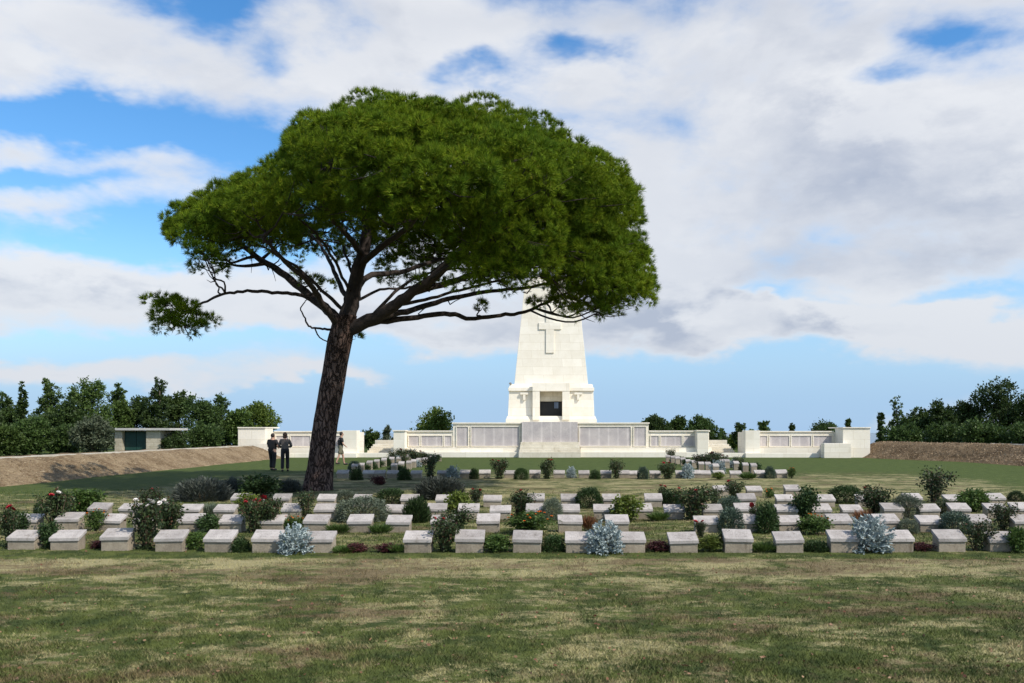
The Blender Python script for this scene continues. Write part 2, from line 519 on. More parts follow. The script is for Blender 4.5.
M['needle'] = leaf_mat('pine_needles', (0.055, 0.105, 0.004), (0.20, 0.28, 0.009), 0.20, 0.9, 0.0, (0.22, 0.22, 0.02))
M['leaf_dark'] = leaf_mat('dark_tree_leaves', (0.028, 0.052, 0.013), (0.076, 0.122, 0.030), 0.3)
M['leaf_mid'] = leaf_mat('mid_green_tree_leaves', (0.035, 0.065, 0.012), (0.085, 0.13, 0.028), 0.25)
M['leaf_light'] = leaf_mat('light_green_tree_leaves', (0.07, 0.12, 0.018), (0.15, 0.20, 0.035), 0.3)
M['leaf_grey'] = leaf_mat('grey_green_tree_leaves', (0.05, 0.065, 0.035), (0.11, 0.13, 0.075), 0.2)
M['shrub_dark'] = leaf_mat('dark_shrub_leaves', (0.020, 0.042, 0.012), (0.052, 0.090, 0.026), 0.2)
M['shrub_green'] = leaf_mat('green_shrub_leaves', (0.035, 0.070, 0.014), (0.095, 0.150, 0.032), 0.25)
M['shrub_lime'] = leaf_mat('yellow_green_shrub_leaves', (0.070, 0.105, 0.016), (0.155, 0.19, 0.035), 0.3)
M['shrub_grey'] = leaf_mat('grey_green_shrub_leaves', (0.075, 0.098, 0.062), (0.18, 0.21, 0.145), 0.15)
M['shrub_blue'] = leaf_mat('blue_green_shrub_leaves', (0.040, 0.070, 0.048), (0.095, 0.135, 0.095), 0.15)
M['lavender'] = leaf_mat('lavender_leaves', (0.048, 0.058, 0.046), (0.105, 0.115, 0.095), 0.15)
M['silver'] = leaf_mat('silver_leaves', (0.20, 0.255, 0.26), (0.43, 0.49, 0.48), 0.1, 0.6, 0.08)
M['maroon'] = leaf_mat('dark_red_leaves', (0.040, 0.012, 0.013), (0.095, 0.030, 0.028), 0.15)
M['rust'] = leaf_mat('dried_rust_leaves', (0.13, 0.055, 0.025), (0.24, 0.11, 0.05), 0.15)
M['rose_leaf'] = leaf_mat('rose_leaves', (0.018, 0.036, 0.013), (0.060, 0.085, 0.030), 0.2, 0.45, 0.2, (0.10, 0.05, 0.03))
M['bloom_red'] = simple_mat('red_petals', (0.36, 0.010, 0.020), 0.6, 0.3, 30)
M['bloom_white'] = simple_mat('white_petals', (0.68, 0.64, 0.60), 0.6, 0.1, 30)
M['bloom_orange'] = simple_mat('orange_petals', (0.75, 0.20, 0.02), 0.6, 0.25, 30)
M['stem'] = simple_mat('shrub_stems', (0.075, 0.055, 0.032), 0.9, 0.3, 20)
_m = M['needle']; _N = NT(_m.node_tree)
_g = _N.node('ShaderNodeNewGeometry')
_n = _N.step(_N.noise(_g.outputs['Position'], 0.9, 3, 0.6), 0.35, 0.65)
for _nd in list(_m.node_tree.nodes):
    if _nd.type in ('BSDF_PRINCIPLED', 'BSDF_TRANSLUCENT'):
        _s = _nd.inputs[0]; _src = _s.links[0].from_socket
        _N.set(_s, _N.mix(1.0, _src, _N.mix(_n, (0.62, 0.74, 0.8), (1.15, 1.1, 1.0)), 'MULTIPLY'))
M['door_green'] = simple_mat('dark_green_painted_metal', (0.012, 0.050, 0.040), 0.5, 0.15, 5)
M['door_black'] = simple_mat('black_iron', (0.012, 0.012, 0.013), 0.5, 0.1, 5)
M['pane'] = simple_mat('reflection_blue_pane', (0.16, 0.22, 0.34), 0.15, 0.1, 5)  # blue of the door's reflection, put into the colour
M['lichen'] = simple_mat('grey_lantern_metal', (0.16, 0.16, 0.15), 0.7, 0.2, 8)

# ------------------------------------------------------------------ ground, sea, banks
def heights(x, y):
    r = max(0.0, y - 110.0)
    side = max(0.0, abs(x) - 110.0)
    back = max(0.0, -y - 60.0)
    t = max(r, side, back)
    return -min(92.0, 0.00045 * t * t + 0.05 * t) if t > 0 else 0.0
xs = sorted(set([-9000, -4000, -2000, -1200, -800, -600, -450, -350, -280, -220, -180, -150, -130, -110] + list(range(-100, 101, 5)) +
                [110, 130, 150, 180, 220, 280, 350, 450, 600, 800, 1200, 2000, 4000, 9000]))
ys = sorted(set([-4000, -1500, -700, -400, -250, -150, -100, -60, -30, -10] + list(range(0, 111, 5)) + [120, 135, 150, 180, 220, 280, 350, 450, 600, 800, 1200, 1600]))
vs = [(x, y, heights(x, y)) for y in ys for x in xs]
nx = len(xs)
fs = [(j * nx + i, j * nx + i + 1, (j + 1) * nx + i + 1, (j + 1) * nx + i) for j in range(len(ys) - 1) for i in range(nx - 1)]
o = link('ground', mesh_np('ground', np.array(vs), np.array(fs)), M['turf'])
tag(o, kind='structure')
m, N, b = new_mat('sea_water')
b.inputs['Base Color'].default_value = (0.05, 0.12, 0.20, 1)
b.inputs['Roughness'].default_value = 0.25
g = N.node('ShaderNodeNewGeometry')
bump(N, b, N.noise(g.outputs['Position'], 0.05, 5, 0.6), 0.5, 3.0)
o = link('sea', mesh_np('sea', np.array([(-40000, -9000, -88), (40000, -9000, -88), (40000, 40000, -88), (-40000, 40000, -88)]), np.array([(0, 1, 2, 3)])), m)
tag(o, kind='structure')

from mathutils.bvhtree import BVHTree
BANKTREES = []
def bank(name, mat, x_foot, x_crest, x_back, y0, y1, hgt, lumps, tail=2.4, bend=0.0):
    cross = [(x_foot, -0.06), (x_foot * 0.72 + x_crest * 0.28, hgt * 0.22), (x_foot * 0.45 + x_crest * 0.55, hgt * 0.55),
             (x_foot * 0.2 + x_crest * 0.8, hgt * 0.86), (x_crest, hgt), (x_crest * 0.8 + x_back * 0.2, hgt), (x_back * 0.75 + x_crest * 0.25, hgt * 0.25), (x_back, -0.06)]
    # refine
    fine = []
    for i in range(len(cross) - 1):
        for k in range(4):
            t = k / 4
            fine.append((cross[i][0] * (1 - t) + cross[i + 1][0] * t, cross[i][1] * (1 - t) + cross[i + 1][1] * t))
    fine.append(cross[-1])
    steps = int((y1 - y0) / 0.35)
    vs = []
    for j in range(steps + 1):
        y = y0 + (y1 - y0) * j / steps
        e = min(1.0, (y1 - y) / tail, (y - y0) / 2.4)
        t_ = min(1.0, max(0.0, (y - 47.0) / 11.0)); dxb = bend * t_ * t_ * (3 - 2 * t_)
        e = max(0.0, e)
        e = e * e * (3 - 2 * e)
        for i, (x, z) in enumerate(fine):
            q = Vector((x * 0.9, y * 0.9, 0))
            d = mnoise.noise(q) * 0.05 + mnoise.noise(q * 3.1) * 0.045
            k = 0.0 if i in (0, len(fine) - 1) else 1.0
            xx = x + dxb + mnoise.noise(Vector((3.0, y * 0.25, 1.0))) * 0.22 * (1 if i < 6 else 0)
            vs.append((xx, y, z * e + d * k * lumps * e if z > 0 else z))
    n = len(fine)
    fs = [(j * n + i, j * n + i + 1, (j + 1) * n + i + 1, (j + 1) * n + i) for j in range(steps) for i in range(n - 1)]
    me = mesh_np(name, np.array(vs), np.array(fs), True)
    BANKTREES.append(BVHTree.FromPolygons(vs, fs))
    return tag(link(name, me, mat), kind='structure')
bank('bank', M['bank_dry'], -17.6, -19.4, -27, 18, 58.2, 0.82, 1.0)
bank('bank', M['bank_mulch'], 24.0, 26.0, 32, 24, 60.2, 1.03, 1.2, 0.5, -3.2)

def kerb(x, y0, y1, z, label):
    mb = MB()
    y = y0
    while y < y1:
        l = random.uniform(0.75, 1.1)
        j = random.uniform(-0.015, 0.015)
        mb.box(x - 0.14 + j, x + 0.14 + j, y, min(y + l, y1) - 0.015, z - 0.14, z + 0.045 + j)
        y += l
    o = mb.build('kerb', M['kerb_stone'], bevel=0.012)
    tag(o, label, 'kerb', 'stone kerbs along the bank crests')
kerb(-19.55, 20.5, 55.4, 0.82, 'pale stone kerb along the crest of the dry left bank')
kerb(26.2, 26.5, 50.5, 1.03, 'pale stone kerb along the crest of the brown right bank')

# ------------------------------------------------------------------ the memorial
WY = 58.8
K = F / WY
def wx(px): return (px - HX) / K
def wz(py): return H + (HY - py) / K
GAP = 0.004

def panel(parent, x0, x1, z0, z1, y):
    """a sunk inscribed panel in a raised margin"""
    p = MB().box(x0, x1, y - 0.02, y + 0.10, z0, z1).build('inscribed_panel', M['panel'], parent)
    fr = MB()
    t = 0.06
    fr.box(x0 - t, x0 - 0.003, y - 0.07, y + 0.03, z0 - t, z1 + t)
    fr.box(x1 + 0.003, x1 + t, y - 0.07, y + 0.03, z0 - t, z1 + t)
    fr.box(x0 - 0.003, x1 + 0.003, y - 0.069, y + 0.03, z1 + 0.003, z1 + t)
    fr.box(x0 - 0.003, x1 + 0.003, y - 0.069, y + 0.03, z0 - t, z0 - 0.003)
    fr.build('panel_margin', M['wall_stone'], p)
    return p

# centre wall
cw = empty('screen_wall', (0, WY, 0), 'long white central screen wall with grey inscribed panels below the tall pylon', 'memorial wall', 'white memorial screen walls')
def wb(mb, x0, x1, y0, y1, z0, z1): return mb.box(x0, x1, y0, y1, z0, z1)
def pxp(lst): return [(wx(a), wx(b)) for a, b in lst]
mb = MB()
xl, xm0, xm1, xr = wx(394), wx(453), wx(648.5), wx(709)
wb(mb, xl, xm0, 0, 1.4, 0, 1.74)
wb(mb, xm0 + 0.002, xm1 - 0.002, -0.05, 5.2, 0, 2.29)
wb(mb, xm1, xr, 0, 1.4, 0, 1.74)
mb.build('wall', M['wall_stone'], cw, bevel=0.01)
mb = MB()
wb(mb, xl - 0.06, xm0 - 0.02, -0.09, 1.45, 1.743, 1.83)
wb(mb, xm1 + 0.02, xr + 0.06, -0.09, 1.45, 1.743, 1.83)
wb(mb, xm0 - 0.06, xm1 + 0.06, -0.14, 5.2, 2.293, 2.39)
mb.build('coping', M['white_stone'], cw, bevel=0.015)
mb = MB()
for xa, xb in ((xl - 0.1, wx(519.3)), (wx(580.2), xr + 0.1)):
    wb(mb, xa, xb, -0.5, -0.055, 0, 0.66)
    wb(mb, xa, xb, -0.95, -0.503, 0, 0.36)
mb.build('plinth', M['white_stone'], cw, bevel=0.012)
for side in (-1, 1):                                  # end piers stand forward
    xa = wx(551 + side * 154.9)
    xb = wx(551 + side * 143.8)
    mb = MB()
    wb(mb, min(xa, xb), max(xa, xb), -0.98, -0.003, 0.0, 1.77)
    mb.build('end_pier', M['white_stone'], cw, bevel=0.012)
    mb = MB()
    wb(mb, min(xa, xb) - 0.06, max(xa, xb) + 0.06, -1.04, -0.093, 1.773, 1.86)
    mb.build('pier_cap', M['white_stone'], cw, bevel=0.012)
for a, b_ in pxp([(409, 419), (421.5, 442.5), (444.8, 451.5)]): panel(cw, a, b_, 0.78, 1.46, 0)
for a, b_ in pxp([(651, 658.5), (661, 681.5), (684, 696.5)]): panel(cw, a, b_, 0.78, 1.46, 0)
for a, b_ in pxp([(457, 468), (471.5, 519), (579.5, 630.5), (634, 645.5)]): panel(cw, a, b_, 0.78, 2.08, -0.05)
# inscribed middle block and stepped sandy base in front
mb = MB()
wb(mb, wx(522), wx(577.5), -0.30, -0.053, 1.0, 2.43)
o = mb.build('inscribed_block', M['panel'], cw, bevel=0.015)
mb = MB()
for i in range(5):
    z0 = 0.37 + i * 0.17 if i else 0.0
    wb(mb, wx(519.5 + i * 0.35), wx(580 - i * 0.35), -1.5 + i * 0.2, -0.305, 0.0 if i == 0 else 0.37 + (i - 1) * 0.17 + 0.001, 0.37 + i * 0.17)
mb.build('stepped_base', M['tan_stone'], cw, bevel=0.012)

# flank walls
for side, nm in ((-1, 'left'), (1, 'right')):
    lab = {-1: 'low white screen wall at the left behind the three visitors', 1: 'low white screen wall at the far right beside the brown bank'}[side]
    fw = empty('screen_wall', (0, WY, 0), lab, 'memorial wall', 'white memorial screen walls')
    EB = 304.5 if side < 0 else 310.5
    def X(off, w=0): return wx(551 + side * off)
    def sb(mb, o0, o1, y0, y1, z0, z1):
        a, c = X(o0), X(o1)
        mb.box(min(a, c), max(a, c), y0, y1, z0, z1)
    mb = MB(); sb(mb, 191, EB - 1, 0, 1.3, 0, 1.72); mb.build('wall', M['wall_stone'], fw, bevel=0.01)
    mb = MB(); sb(mb, 206.5, EB - 28, -0.09, 1.36, 1.723, 1.80); mb.build('coping', M['white_stone'], fw, bevel=0.012)
    mb = MB(); sb(mb, 205.8, EB - 27.5, -0.42, -0.003, 0, 0.66); sb(mb, 190, EB - 49, -1.45, -1.003, 0, 0.30); mb.build('plinth', M['white_stone'], fw, bevel=0.012)
    mb = MB(); sb(mb, 191, 205.5, -1.0, -0.003, 0, 1.84); mb.build('end_pier', M['white_stone'], fw, bevel=0.015)
    mb = MB(); sb(mb, EB - 26.5, EB, -1.6, -0.003, 0, 1.98); mb.build('end_block', M['white_stone'], fw, bevel=0.015)
    mb = MB(); sb(mb, EB - 26.9, EB + 0.4, -1.66, 1.36, 1.983, 2.06); mb.build('block_cap', M['white_stone'], fw, bevel=0.012)
    mb = MB(); sb(mb, EB - 48, EB - 22, -2.3, -1.603, 0, 0.98); mb.build('low_block', M['wall_stone'], fw, bevel=0.015)
    for a, b_ in ((208, 216), (218.5, 238), (240.5, 260), (262.5, EB - 30)):
        panel(fw, min(X(a), X(b_)), max(X(a), X(b_)), 0.76, 1.46, 0)

# steps in the two gaps between the walls
for side, lab in ((-1, 'tan stone steps in the left gap of the memorial wall'), (1, 'tan stone steps in the right gap of the memorial wall')):
    x0, x1 = wx(551 + side * 158.2), wx(551 + side * 190)
    x0, x1 = min(x0, x1) + 0.01, max(x0, x1) - 0.01
    st = empty('stone_steps', ((x0 + x1) / 2, WY, 0), lab, 'steps', 'stone steps through the memorial wall')
    hw = (x1 - x0) / 2
    mb = MB()
    for i in range(6):
        mb.box(-hw + 0.2, hw - 0.2, -0.2 + i * 0.62, 4.6, 0.14 * i + (0.001 if i else 0), 0.14 * (i + 1))
    mb.build('steps', M['tan_stone'], st, bevel=0.01)
    mb = MB()
    mb.box(-hw, hw, 4.62, 5.2, 0, 1.12)
    mb.build('rear_wall', M['tan_stone'], st, bevel=0.015)
    mb = MB()
    mb.box(-hw - 0.15, hw + 0.15, -1.0, -0.22, 0, 0.30)
    mb.build('threshold', M['white_stone'], st, bevel=0.012)

# pylon
PY = 63.4
KP = F / PY
def qx(px): return (px - 551.2) / KP
def qz(py): return H + (HY - py) / KP
py = empty('memorial_pylon', ((551.2 - HX) / KP, PY, 2.3), 'tall tapering white memorial pylon with a raised cross and dark doorway', 'monument')
zb = 2.3
def zz(p): return qz(p) - zb
hb = 42.6 / KP
D = 6.3
mb = MB()
mb.frustum((-45.4 / KP, 45.4 / KP, -0.2, D + 0.2), -2.3 + 0.0, (-45.4 / KP, 45.4 / KP, -0.2, D + 0.2), zz(419.5))
mb.frustum((-45.2 / KP, 45.2 / KP, -0.18, D + 0.18), zz(419.5) + 0.001, (-43.8 / KP, 43.8 / KP, -0.08, D + 0.08), zz(416))
mb.build('base_plinth', M['white_stone'], py, bevel=0.02)
# base block leaves the recess of the doorway open
r0, r1 = -11.4 / KP, 11.0 / KP
mb = MB()
mb.frustum((-43.2 / KP, r0 - 0.002, 0.0, 1.2), zz(416) + 0.001, (-42.2 / KP, r0 - 0.002, 0.06, 1.2), zz(391))
mb.frustum((r1 + 0.002, 43.2 / KP, 0.0, 1.2), zz(416) + 0.001, (r1 + 0.002, 42.2 / KP, 0.06, 1.2), zz(391))
mb.frustum((-43.2 / KP, 43.2 / KP, 1.203, D), zz(416) + 0.001, (-42.2 / KP, 42.2 / KP, 1.203, D - 0.06), zz(391))
mb.build('base', M['white_stone'], py, bevel=0.012)
mb = MB()
mb.box(-42.9 / KP, 42.9 / KP, -0.07, D + 0.07, zz(391) + 0.002, zz(387.6))
mb.frustum((-42.3 / KP, 42.3 / KP, 0.05, D - 0.05), zz(387.6) + 0.001, (-41.2 / KP, 41.2 / KP, 0.14, D - 0.14), zz(384))
mb.build('cornice', M['white_stone'], py, bevel=0.015)
mb = MB()
mb.box(-18.6 / KP, r0 - 0.004, -0.34, -0.012, zz(420) + 0.01, zz(391.5))
mb.box(r1 + 0.004, 18.4 / KP, -0.34, -0.012, zz(420) + 0.01, zz(391.5))
mb.box(-18.6 / KP, 18.4 / KP, -0.36, -0.075, zz(391.5) + 0.002, zz(383.2))
mb.build('portal', M['white_stone'], py, bevel=0.014)
mb = MB()
mb.box(r0, r1, 0.62, 1.2, zz(401), zz(391) - 0.003)
mb.build('lintel', M['tan_stone'], py, bevel=0.01)  # tan here paints the light shade inside the door recess
dr = MB().box(r0 + 0.002, r1 - 0.002, 0.95, 1.19, zz(420) - 0.0, zz(401) - 0.004).build('door', M['door_black'], py)
mb = MB()
for i in range(9):
    xx = r0 + (r1 - r0) * (i + 0.5) / 9
    mb.box(xx - 0.014, xx + 0.014, 0.89, 0.945, zz(420) + 0.02, zz(401) - 0.02)
mb.build('door_bars', M['door_black'], dr)
MB().box(3.2 / KP, 7.6 / KP, 0.90, 0.948, zz(408), zz(401.8)).build('door_reflection_pane', M['pane'], dr)  # bluish reflection on the door, painted as a small coloured pane
# shaft with batter on four sides
w0, w1, w2 = 37.2 / KP, 29.9 / KP, 27.4 / KP
s0 = 0.52
zt1, zt2 = zz(310), zz(284)
mb = MB()
def sq(w, inset): return (-w, w, inset, D - inset)
bt1 = s0 + (w0 - w1)
bt2 = s0 + (w0 - w2)
mb.frustum(sq(w0, s0), zz(384) + 0.001, sq(w1, bt1), zt1)
mb.frustum(sq(w1, bt1), zt1, sq(w2, bt2), zt2)
mb.build('shaft', M['white_stone'], py, bevel=0.02)
mb = MB()
mb.box(-w2 - 0.08, w2 + 0.08, bt2 - 0.08, D - bt2 + 0.08, zt2 + 0.002, zt2 + 0.3)
mb.frustum((-w2 + 0.25, w2 - 0.25, bt2 + 0.25, D - bt2 - 0.25), zt2 + 0.302, (-w2 + 0.5, w2 - 0.5, bt2 + 0.5, D - bt2 - 0.5), zt2 + 0.9)
mb.build('cap', M['white_stone'], py, bevel=0.02)
def front_y(z):                                       # the battered face of the shaft
    t = (z - zz(384)) / (zt1 - zz(384))
    return s0 + (bt1 - s0) * t
def relief(mb, x0, x1, za, zb_, d):
    ya, yb = front_y(za), front_y(zb_)
    mb.hexa([(x0, ya - d, za), (x1, ya - d, za), (x1, ya + 0.1, za), (x0, ya + 0.1, za),
             (x0, yb - d, zb_), (x1, yb - d, zb_), (x1, yb + 0.1, zb_), (x0, yb + 0.1, zb_)])
mb = MB()
cx = -1.2 / KP
relief(mb, cx - 4.2 / KP, cx + 4.2 / KP, zz(352), zz(328) - 0.002, 0.085)
relief(mb, cx - 11.5 / KP, cx + 11.5 / KP, zz(328), zz(321), 0.085)
relief(mb, cx - 4.2 / KP, cx + 4.2 / KP, zz(321) + 0.002, zz(303), 0.085)
mb.build('cross', M['white_stone'], py, bevel=0.015)
for sx in (-27, 27):                                  # small carved emblems either side of the portal
    mb = MB()
    mb.box((sx - 4) / KP, (sx + 4) / KP, -0.13, 0.06, zz(394.6), zz(392.6))
    mb.box((sx - 1.2) / KP, (sx + 1.2) / KP, -0.12, 0.06, zz(400), zz(394.6) - 0.002)
    mb.build('carved_emblem', M['white_stone'], py, bevel=0.01)
MB().frustum((-42.5 / KP, -39.5 / KP, 0.02, 0.4), zz(384) + 0.002, (-41.9 / KP, -40 / KP, 0.08, 0.34), zz(382.4)).build('lamp_box', M['lichen'], py, bevel=0.01)

# ------------------------------------------------------------------ leaf builders (numpy)
def rand_unit(n):
    v = RNG.normal(size=(n, 3))
    return v / np.linalg.norm(v, axis=1)[:, None]

def leaves(pos, dirs, length, width, droop=0.0):
    """diamond leaves: pos (n,3), dirs (n,3) unit, length/width (n,) or scalar"""
    n = len(pos)
    length = np.broadcast_to(np.asarray(length, float), (n,))[:, None]
    width = np.broadcast_to(np.asarray(width, float), (n,))[:, None]
    s = np.cross(dirs, rand_unit(n))
    s /= np.linalg.norm(s, axis=1)[:, None] + 1e-9
    nn = np.cross(s, dirs)
    a = pos
    tip = pos + dirs * length
    tip[:, 2] -= droop * length[:, 0]
    mid = pos + dirs * length * 0.45 + nn * length * 0.06
    v = np.stack([a, mid + s * width * 0.5, tip, mid - s * width * 0.5], 1).reshape(-1, 3)
    f = np.arange(4 * n).reshape(n, 4)
    return v, f

def needles(pos, dirs, length, width):
    n = len(pos)
    s = np.cross(dirs, rand_unit(n))
    s /= np.linalg.norm(s, axis=1)[:, None] + 1e-9
    w = np.broadcast_to(np.asarray(width, float), (n,))[:, None]
    L = np.broadcast_to(np.asarray(length, float), (n,))[:, None]
    v = np.stack([pos - s * w * 0.5, pos + s * w * 0.5, pos + dirs * L], 1).reshape(-1, 3)
    return v, np.arange(3 * n).reshape(n, 3)

# ------------------------------------------------------------------ the umbrella pine
TY = 25.9
KT = F / TY
def T(px, py_, dy=0.0):
    Y = TY + dy
    return Vector(((px - HX) * Y / F, Y, H + (HY - py_) * Y / F))
tb = T(319, 490)
tb.z = 0
pine = empty('pine_tree', tb, 'large umbrella pine with leaning trunk and broad dark green crown over the graves', 'tree')
def L(v): return Vector(v) - tb
# trunk
tp = [T(317, 491.5), T(318, 484), T(320.5, 465), T(324, 435), T(328.5, 405), T(334.5, 370), T(340, 340), T(346, 316)]
tr = [0.53, 0.43, 0.385, 0.365, 0.36, 0.355, 0.37, 0.33]
tp[0].z = -0.15
sp = smoothpath([L(p) for p in tp], 6)
rr = np.interp(np.linspace(0, 7, len(sp)), range(8), tr)
mb = MB()
# flared, ridged trunk
seg = 40
pts = sp
rings = []
for i, p in enumerate(pts):
    z = p.z
    ring = []
    for k in range(seg):
        t = 2 * math.pi * k / seg
        d = Vector((math.cos(t), math.sin(t), 0))
        fl = max(0.0, 1 - max(z, 0) / 0.9) ** 2
        r = rr[i] * (1 + 0.05 * mnoise.noise(Vector((d.x * 2, d.y * 2, z * 0.8))) + 0.07 * mnoise.noise(Vector((d.x * 5, d.y * 5, z * 0.5)))
                     + 0.30 * fl * max(0, mnoise.noise(Vector((d.x * 1.7 + 9, d.y * 1.7, 2)))) + 0.02 * mnoise.noise(Vector((d.x * 11, d.y * 11, z * 3))))
        ring.append(p + d * r)
    rings.append(ring)
n = len(rings)
mb.add([v for r in rings for v in r], [(i * seg + k, i * seg + (k + 1) % seg, (i + 1) * seg + (k + 1) % seg, (i + 1) * seg + k) for i in range(n - 1) for k in range(seg)] + [tuple((n - 1) * seg + k for k in range(seg))])
mb.build('trunk', M['bark'], pine, smooth=True)

LIMBS = [  # (points (px,py,dy), r0, r1)
    ([(346, 322, 0), (352, 300, 0.1), (357, 275, 0.2), (366, 240, 0.4), (374, 205, 0.6), (385, 165, 0.8), (398, 130, 0.6)], 0.34, 0.10),
    ([(349, 330, 0), (366, 322, -0.2), (388, 310, -0.4), (412, 293, -0.7), (438, 274, -1.0), (470, 245, -1.6), (500, 215, -2.0), (540, 180, -2.2)], 0.27, 0.08),
    ([(340, 322, 0), (325, 308, 0.3), (306, 293, 0.6), (281, 272, 0.9), (256, 256, 1.2), (225, 232, 1.3), (195, 215, 1.2)], 0.21, 0.06),
    ([(343, 328, 0), (330, 315, -0.5), (318, 296, -1.2), (306, 280, -2.0), (285, 262, -2.8), (262, 236, -3.6)], 0.15, 0.05),
    ([(330, 312, 0.2), (312, 300, 0.2), (296, 294, 0), (272, 292.5, -0.3), (247, 291, -0.6), (225, 294, -0.8), (207, 301, -0.9), (190, 310, -0.9)], 0.085, 0.035),
    ([(352, 328, 0), (380, 322, 0.6), (417, 317, 1.2), (450, 314, 1.5), (470, 319, 1.6), (500, 315, 1.8), (524, 312, 2.0), (552, 300, 2.2), (585, 285, 2.2)], 0.13, 0.045),
    ([(370, 318, 0), (400, 313, 0.9), (430, 304, 2.0), (460, 296, 2.6), (500, 290, 3.2), (540, 285, 3.6), (590, 270, 3.6)], 0.14, 0.045),
    ([(354, 290, 0.1), (372, 275, 1.2), (400, 272, 2.4), (430, 262, 3.6), (455, 255, 4.6), (470, 235, 5.6)], 0.13, 0.05),
    ([(352, 305, 0.1), (340, 285, 1.4), (330, 262, 2.6), (318, 242, 3.8), (300, 225, 5.0)], 0.11, 0.045),
    ([(362, 255, 0.3), (350, 238, -0.8), (335, 222, -2.0), (322, 200, -3.2), (310, 180, -4.2)], 0.12, 0.045),
    ([(360, 265, 0.3), (385, 245, -1.0), (410, 225, -2.5), (425, 200, -4.0), (440, 175, -5.0)], 0.13, 0.05),
    ([(412, 293, -0.7), (450, 282, 0.0), (490, 268, 0.6), (530, 245, 1.0), (580, 215, 1.0)], 0.14, 0.05),
    ([(352, 296, 0.1), (340, 272, -0.6), (328, 250, -1.4), (312, 230, -2.4), (290, 212, -3.0)], 0.065, 0.03),
    ([(345, 312, 0.1), (322, 290, -0.2), (300, 270, -0.4), (272, 252, -0.4), (245, 238, -0.2)], 0.075, 0.03),
    ([(356, 282, 0.1), (346, 256, 1.0), (341, 232, 1.8), (345, 205, 2.4)], 0.06, 0.03),
    ([(372, 316, -0.2), (395, 292, 0.3), (420, 276, 1.2), (445, 270, 2.2), (480, 268, 3.0)], 0.07, 0.03),
    ([(358, 300, 0.2), (380, 290, 1.4), (405, 288, 2.2), (435, 284, 3.0), (470, 280, 3.6)], 0.06, 0.028),
    ([(430, 280, -0.9), (455, 262, -2.2), (478, 250, -3.2), (500, 232, -3.8)], 0.07, 0.03),
    ([(398, 304, -0.6), (425, 300, 0.2), (460, 290, 0.8), (500, 280, 1.0), (540, 262, 1.0)], 0.075, 0.03),
    ([(334, 330, 0), (322, 329, -0.2), (310, 327, -0.3), (305, 318, -0.4), (301, 308, -0.4), (307, 300, -0.3)], 0.05, 0.015),
]
limb_paths = []
limb_mb = []
for pts, r0, r1 in LIMBS:
    p = smoothpath([L(T(*q)) for q in pts], 5)
    jit = 0.022
    p = [p[0]] + [q + Vector((random.uniform(-jit, jit), random.uniform(-jit, jit), random.uniform(-jit, jit))) for q in p[1:]]
    rad = np.linspace(r0 * 0.80, r1 * 0.85, len(p))
    mbx = MB().tube(p, rad, 9, 0.12)
    limb_paths.append((p, rad))
    limb_mb.append(mbx)

# crown lobes on a dome: silhouette of the photograph for the middle depth
TOPP = [(160, 236), (172, 214), (190, 200), (230, 183), (266, 169), (280, 164), (283, 130), (310, 106), (350, 95), (400, 89), (450, 91), (500, 101), (550, 118), (590, 138), (622, 168), (638, 205), (645, 245), (660, 285)]
def top_z(px): return H + (HY - np.interp(px, [a for a, _ in TOPP], [b for _, b in TOPP])) / KT
def bot_z(px): return np.interp(px, [160, 200, 250, 320, 400, 470, 520, 580, 660], [7.6, 7.1, 7.2, 7.6, 7.3, 6.3, 5.9, 5.4, 5.5])
LOBES = []      # (centre, rx, ry, rz)
cpx, apx, bdy = 410.0, 250.0, 7.4
def try_lobe(px, dyv, frac, r, lift=0.0):
    u = (px - cpx) / apx
    zt = top_z(px)
    zbm = bot_z(px)
    lo = zbm + r * 0.6
    hi = zt - r * 0.80
    Y = TY + dyv
    pt = np.interp(px, [a for a, _ in TOPP], [b for _, b in TOPP])
    z = min(lo + (hi - lo) * frac, H + (HY - pt - 9) * Y / F - r * 0.95)
    X = (px - HX) * Y / F
    LOBES.append((Vector((X, Y, z)) - tb, r * random.uniform(1.0, 1.2), r * random.uniform(1.0, 1.2), r * random.uniform(0.72, 0.88)))
rl = random.Random(21)
cands = []
tries = 0
while len(cands) < 92 and tries < 20000:
    tries += 1
    a = rl.uniform(0, 2 * math.pi)
    q = math.sqrt(rl.uniform(0, 1))
    u, v = q * math.cos(a), q * math.sin(a)
    px = cpx + apx * 0.93 * u
    if px < 285 and abs(v) > 0.62: continue
    hgt = max(0.0, 1 - (abs(v) * 1.02) ** 2.2) ** 0.85
    X, Yv = u * 7.2, v * bdy * 0.95
    Z = hgt * 3.6
    if all((X - c[0]) ** 2 + (Yv - c[1]) ** 2 + (Z - c[2]) ** 2 > 1.22 ** 2 for c in cands):
        cands.append((X, Yv, Z, px, hgt))
for X, Yv, Z, px, hgt in cands:
    try_lobe(px, Yv, hgt, rl.uniform(0.82, 1.12) if px > 285 else rl.uniform(0.62, 0.85))
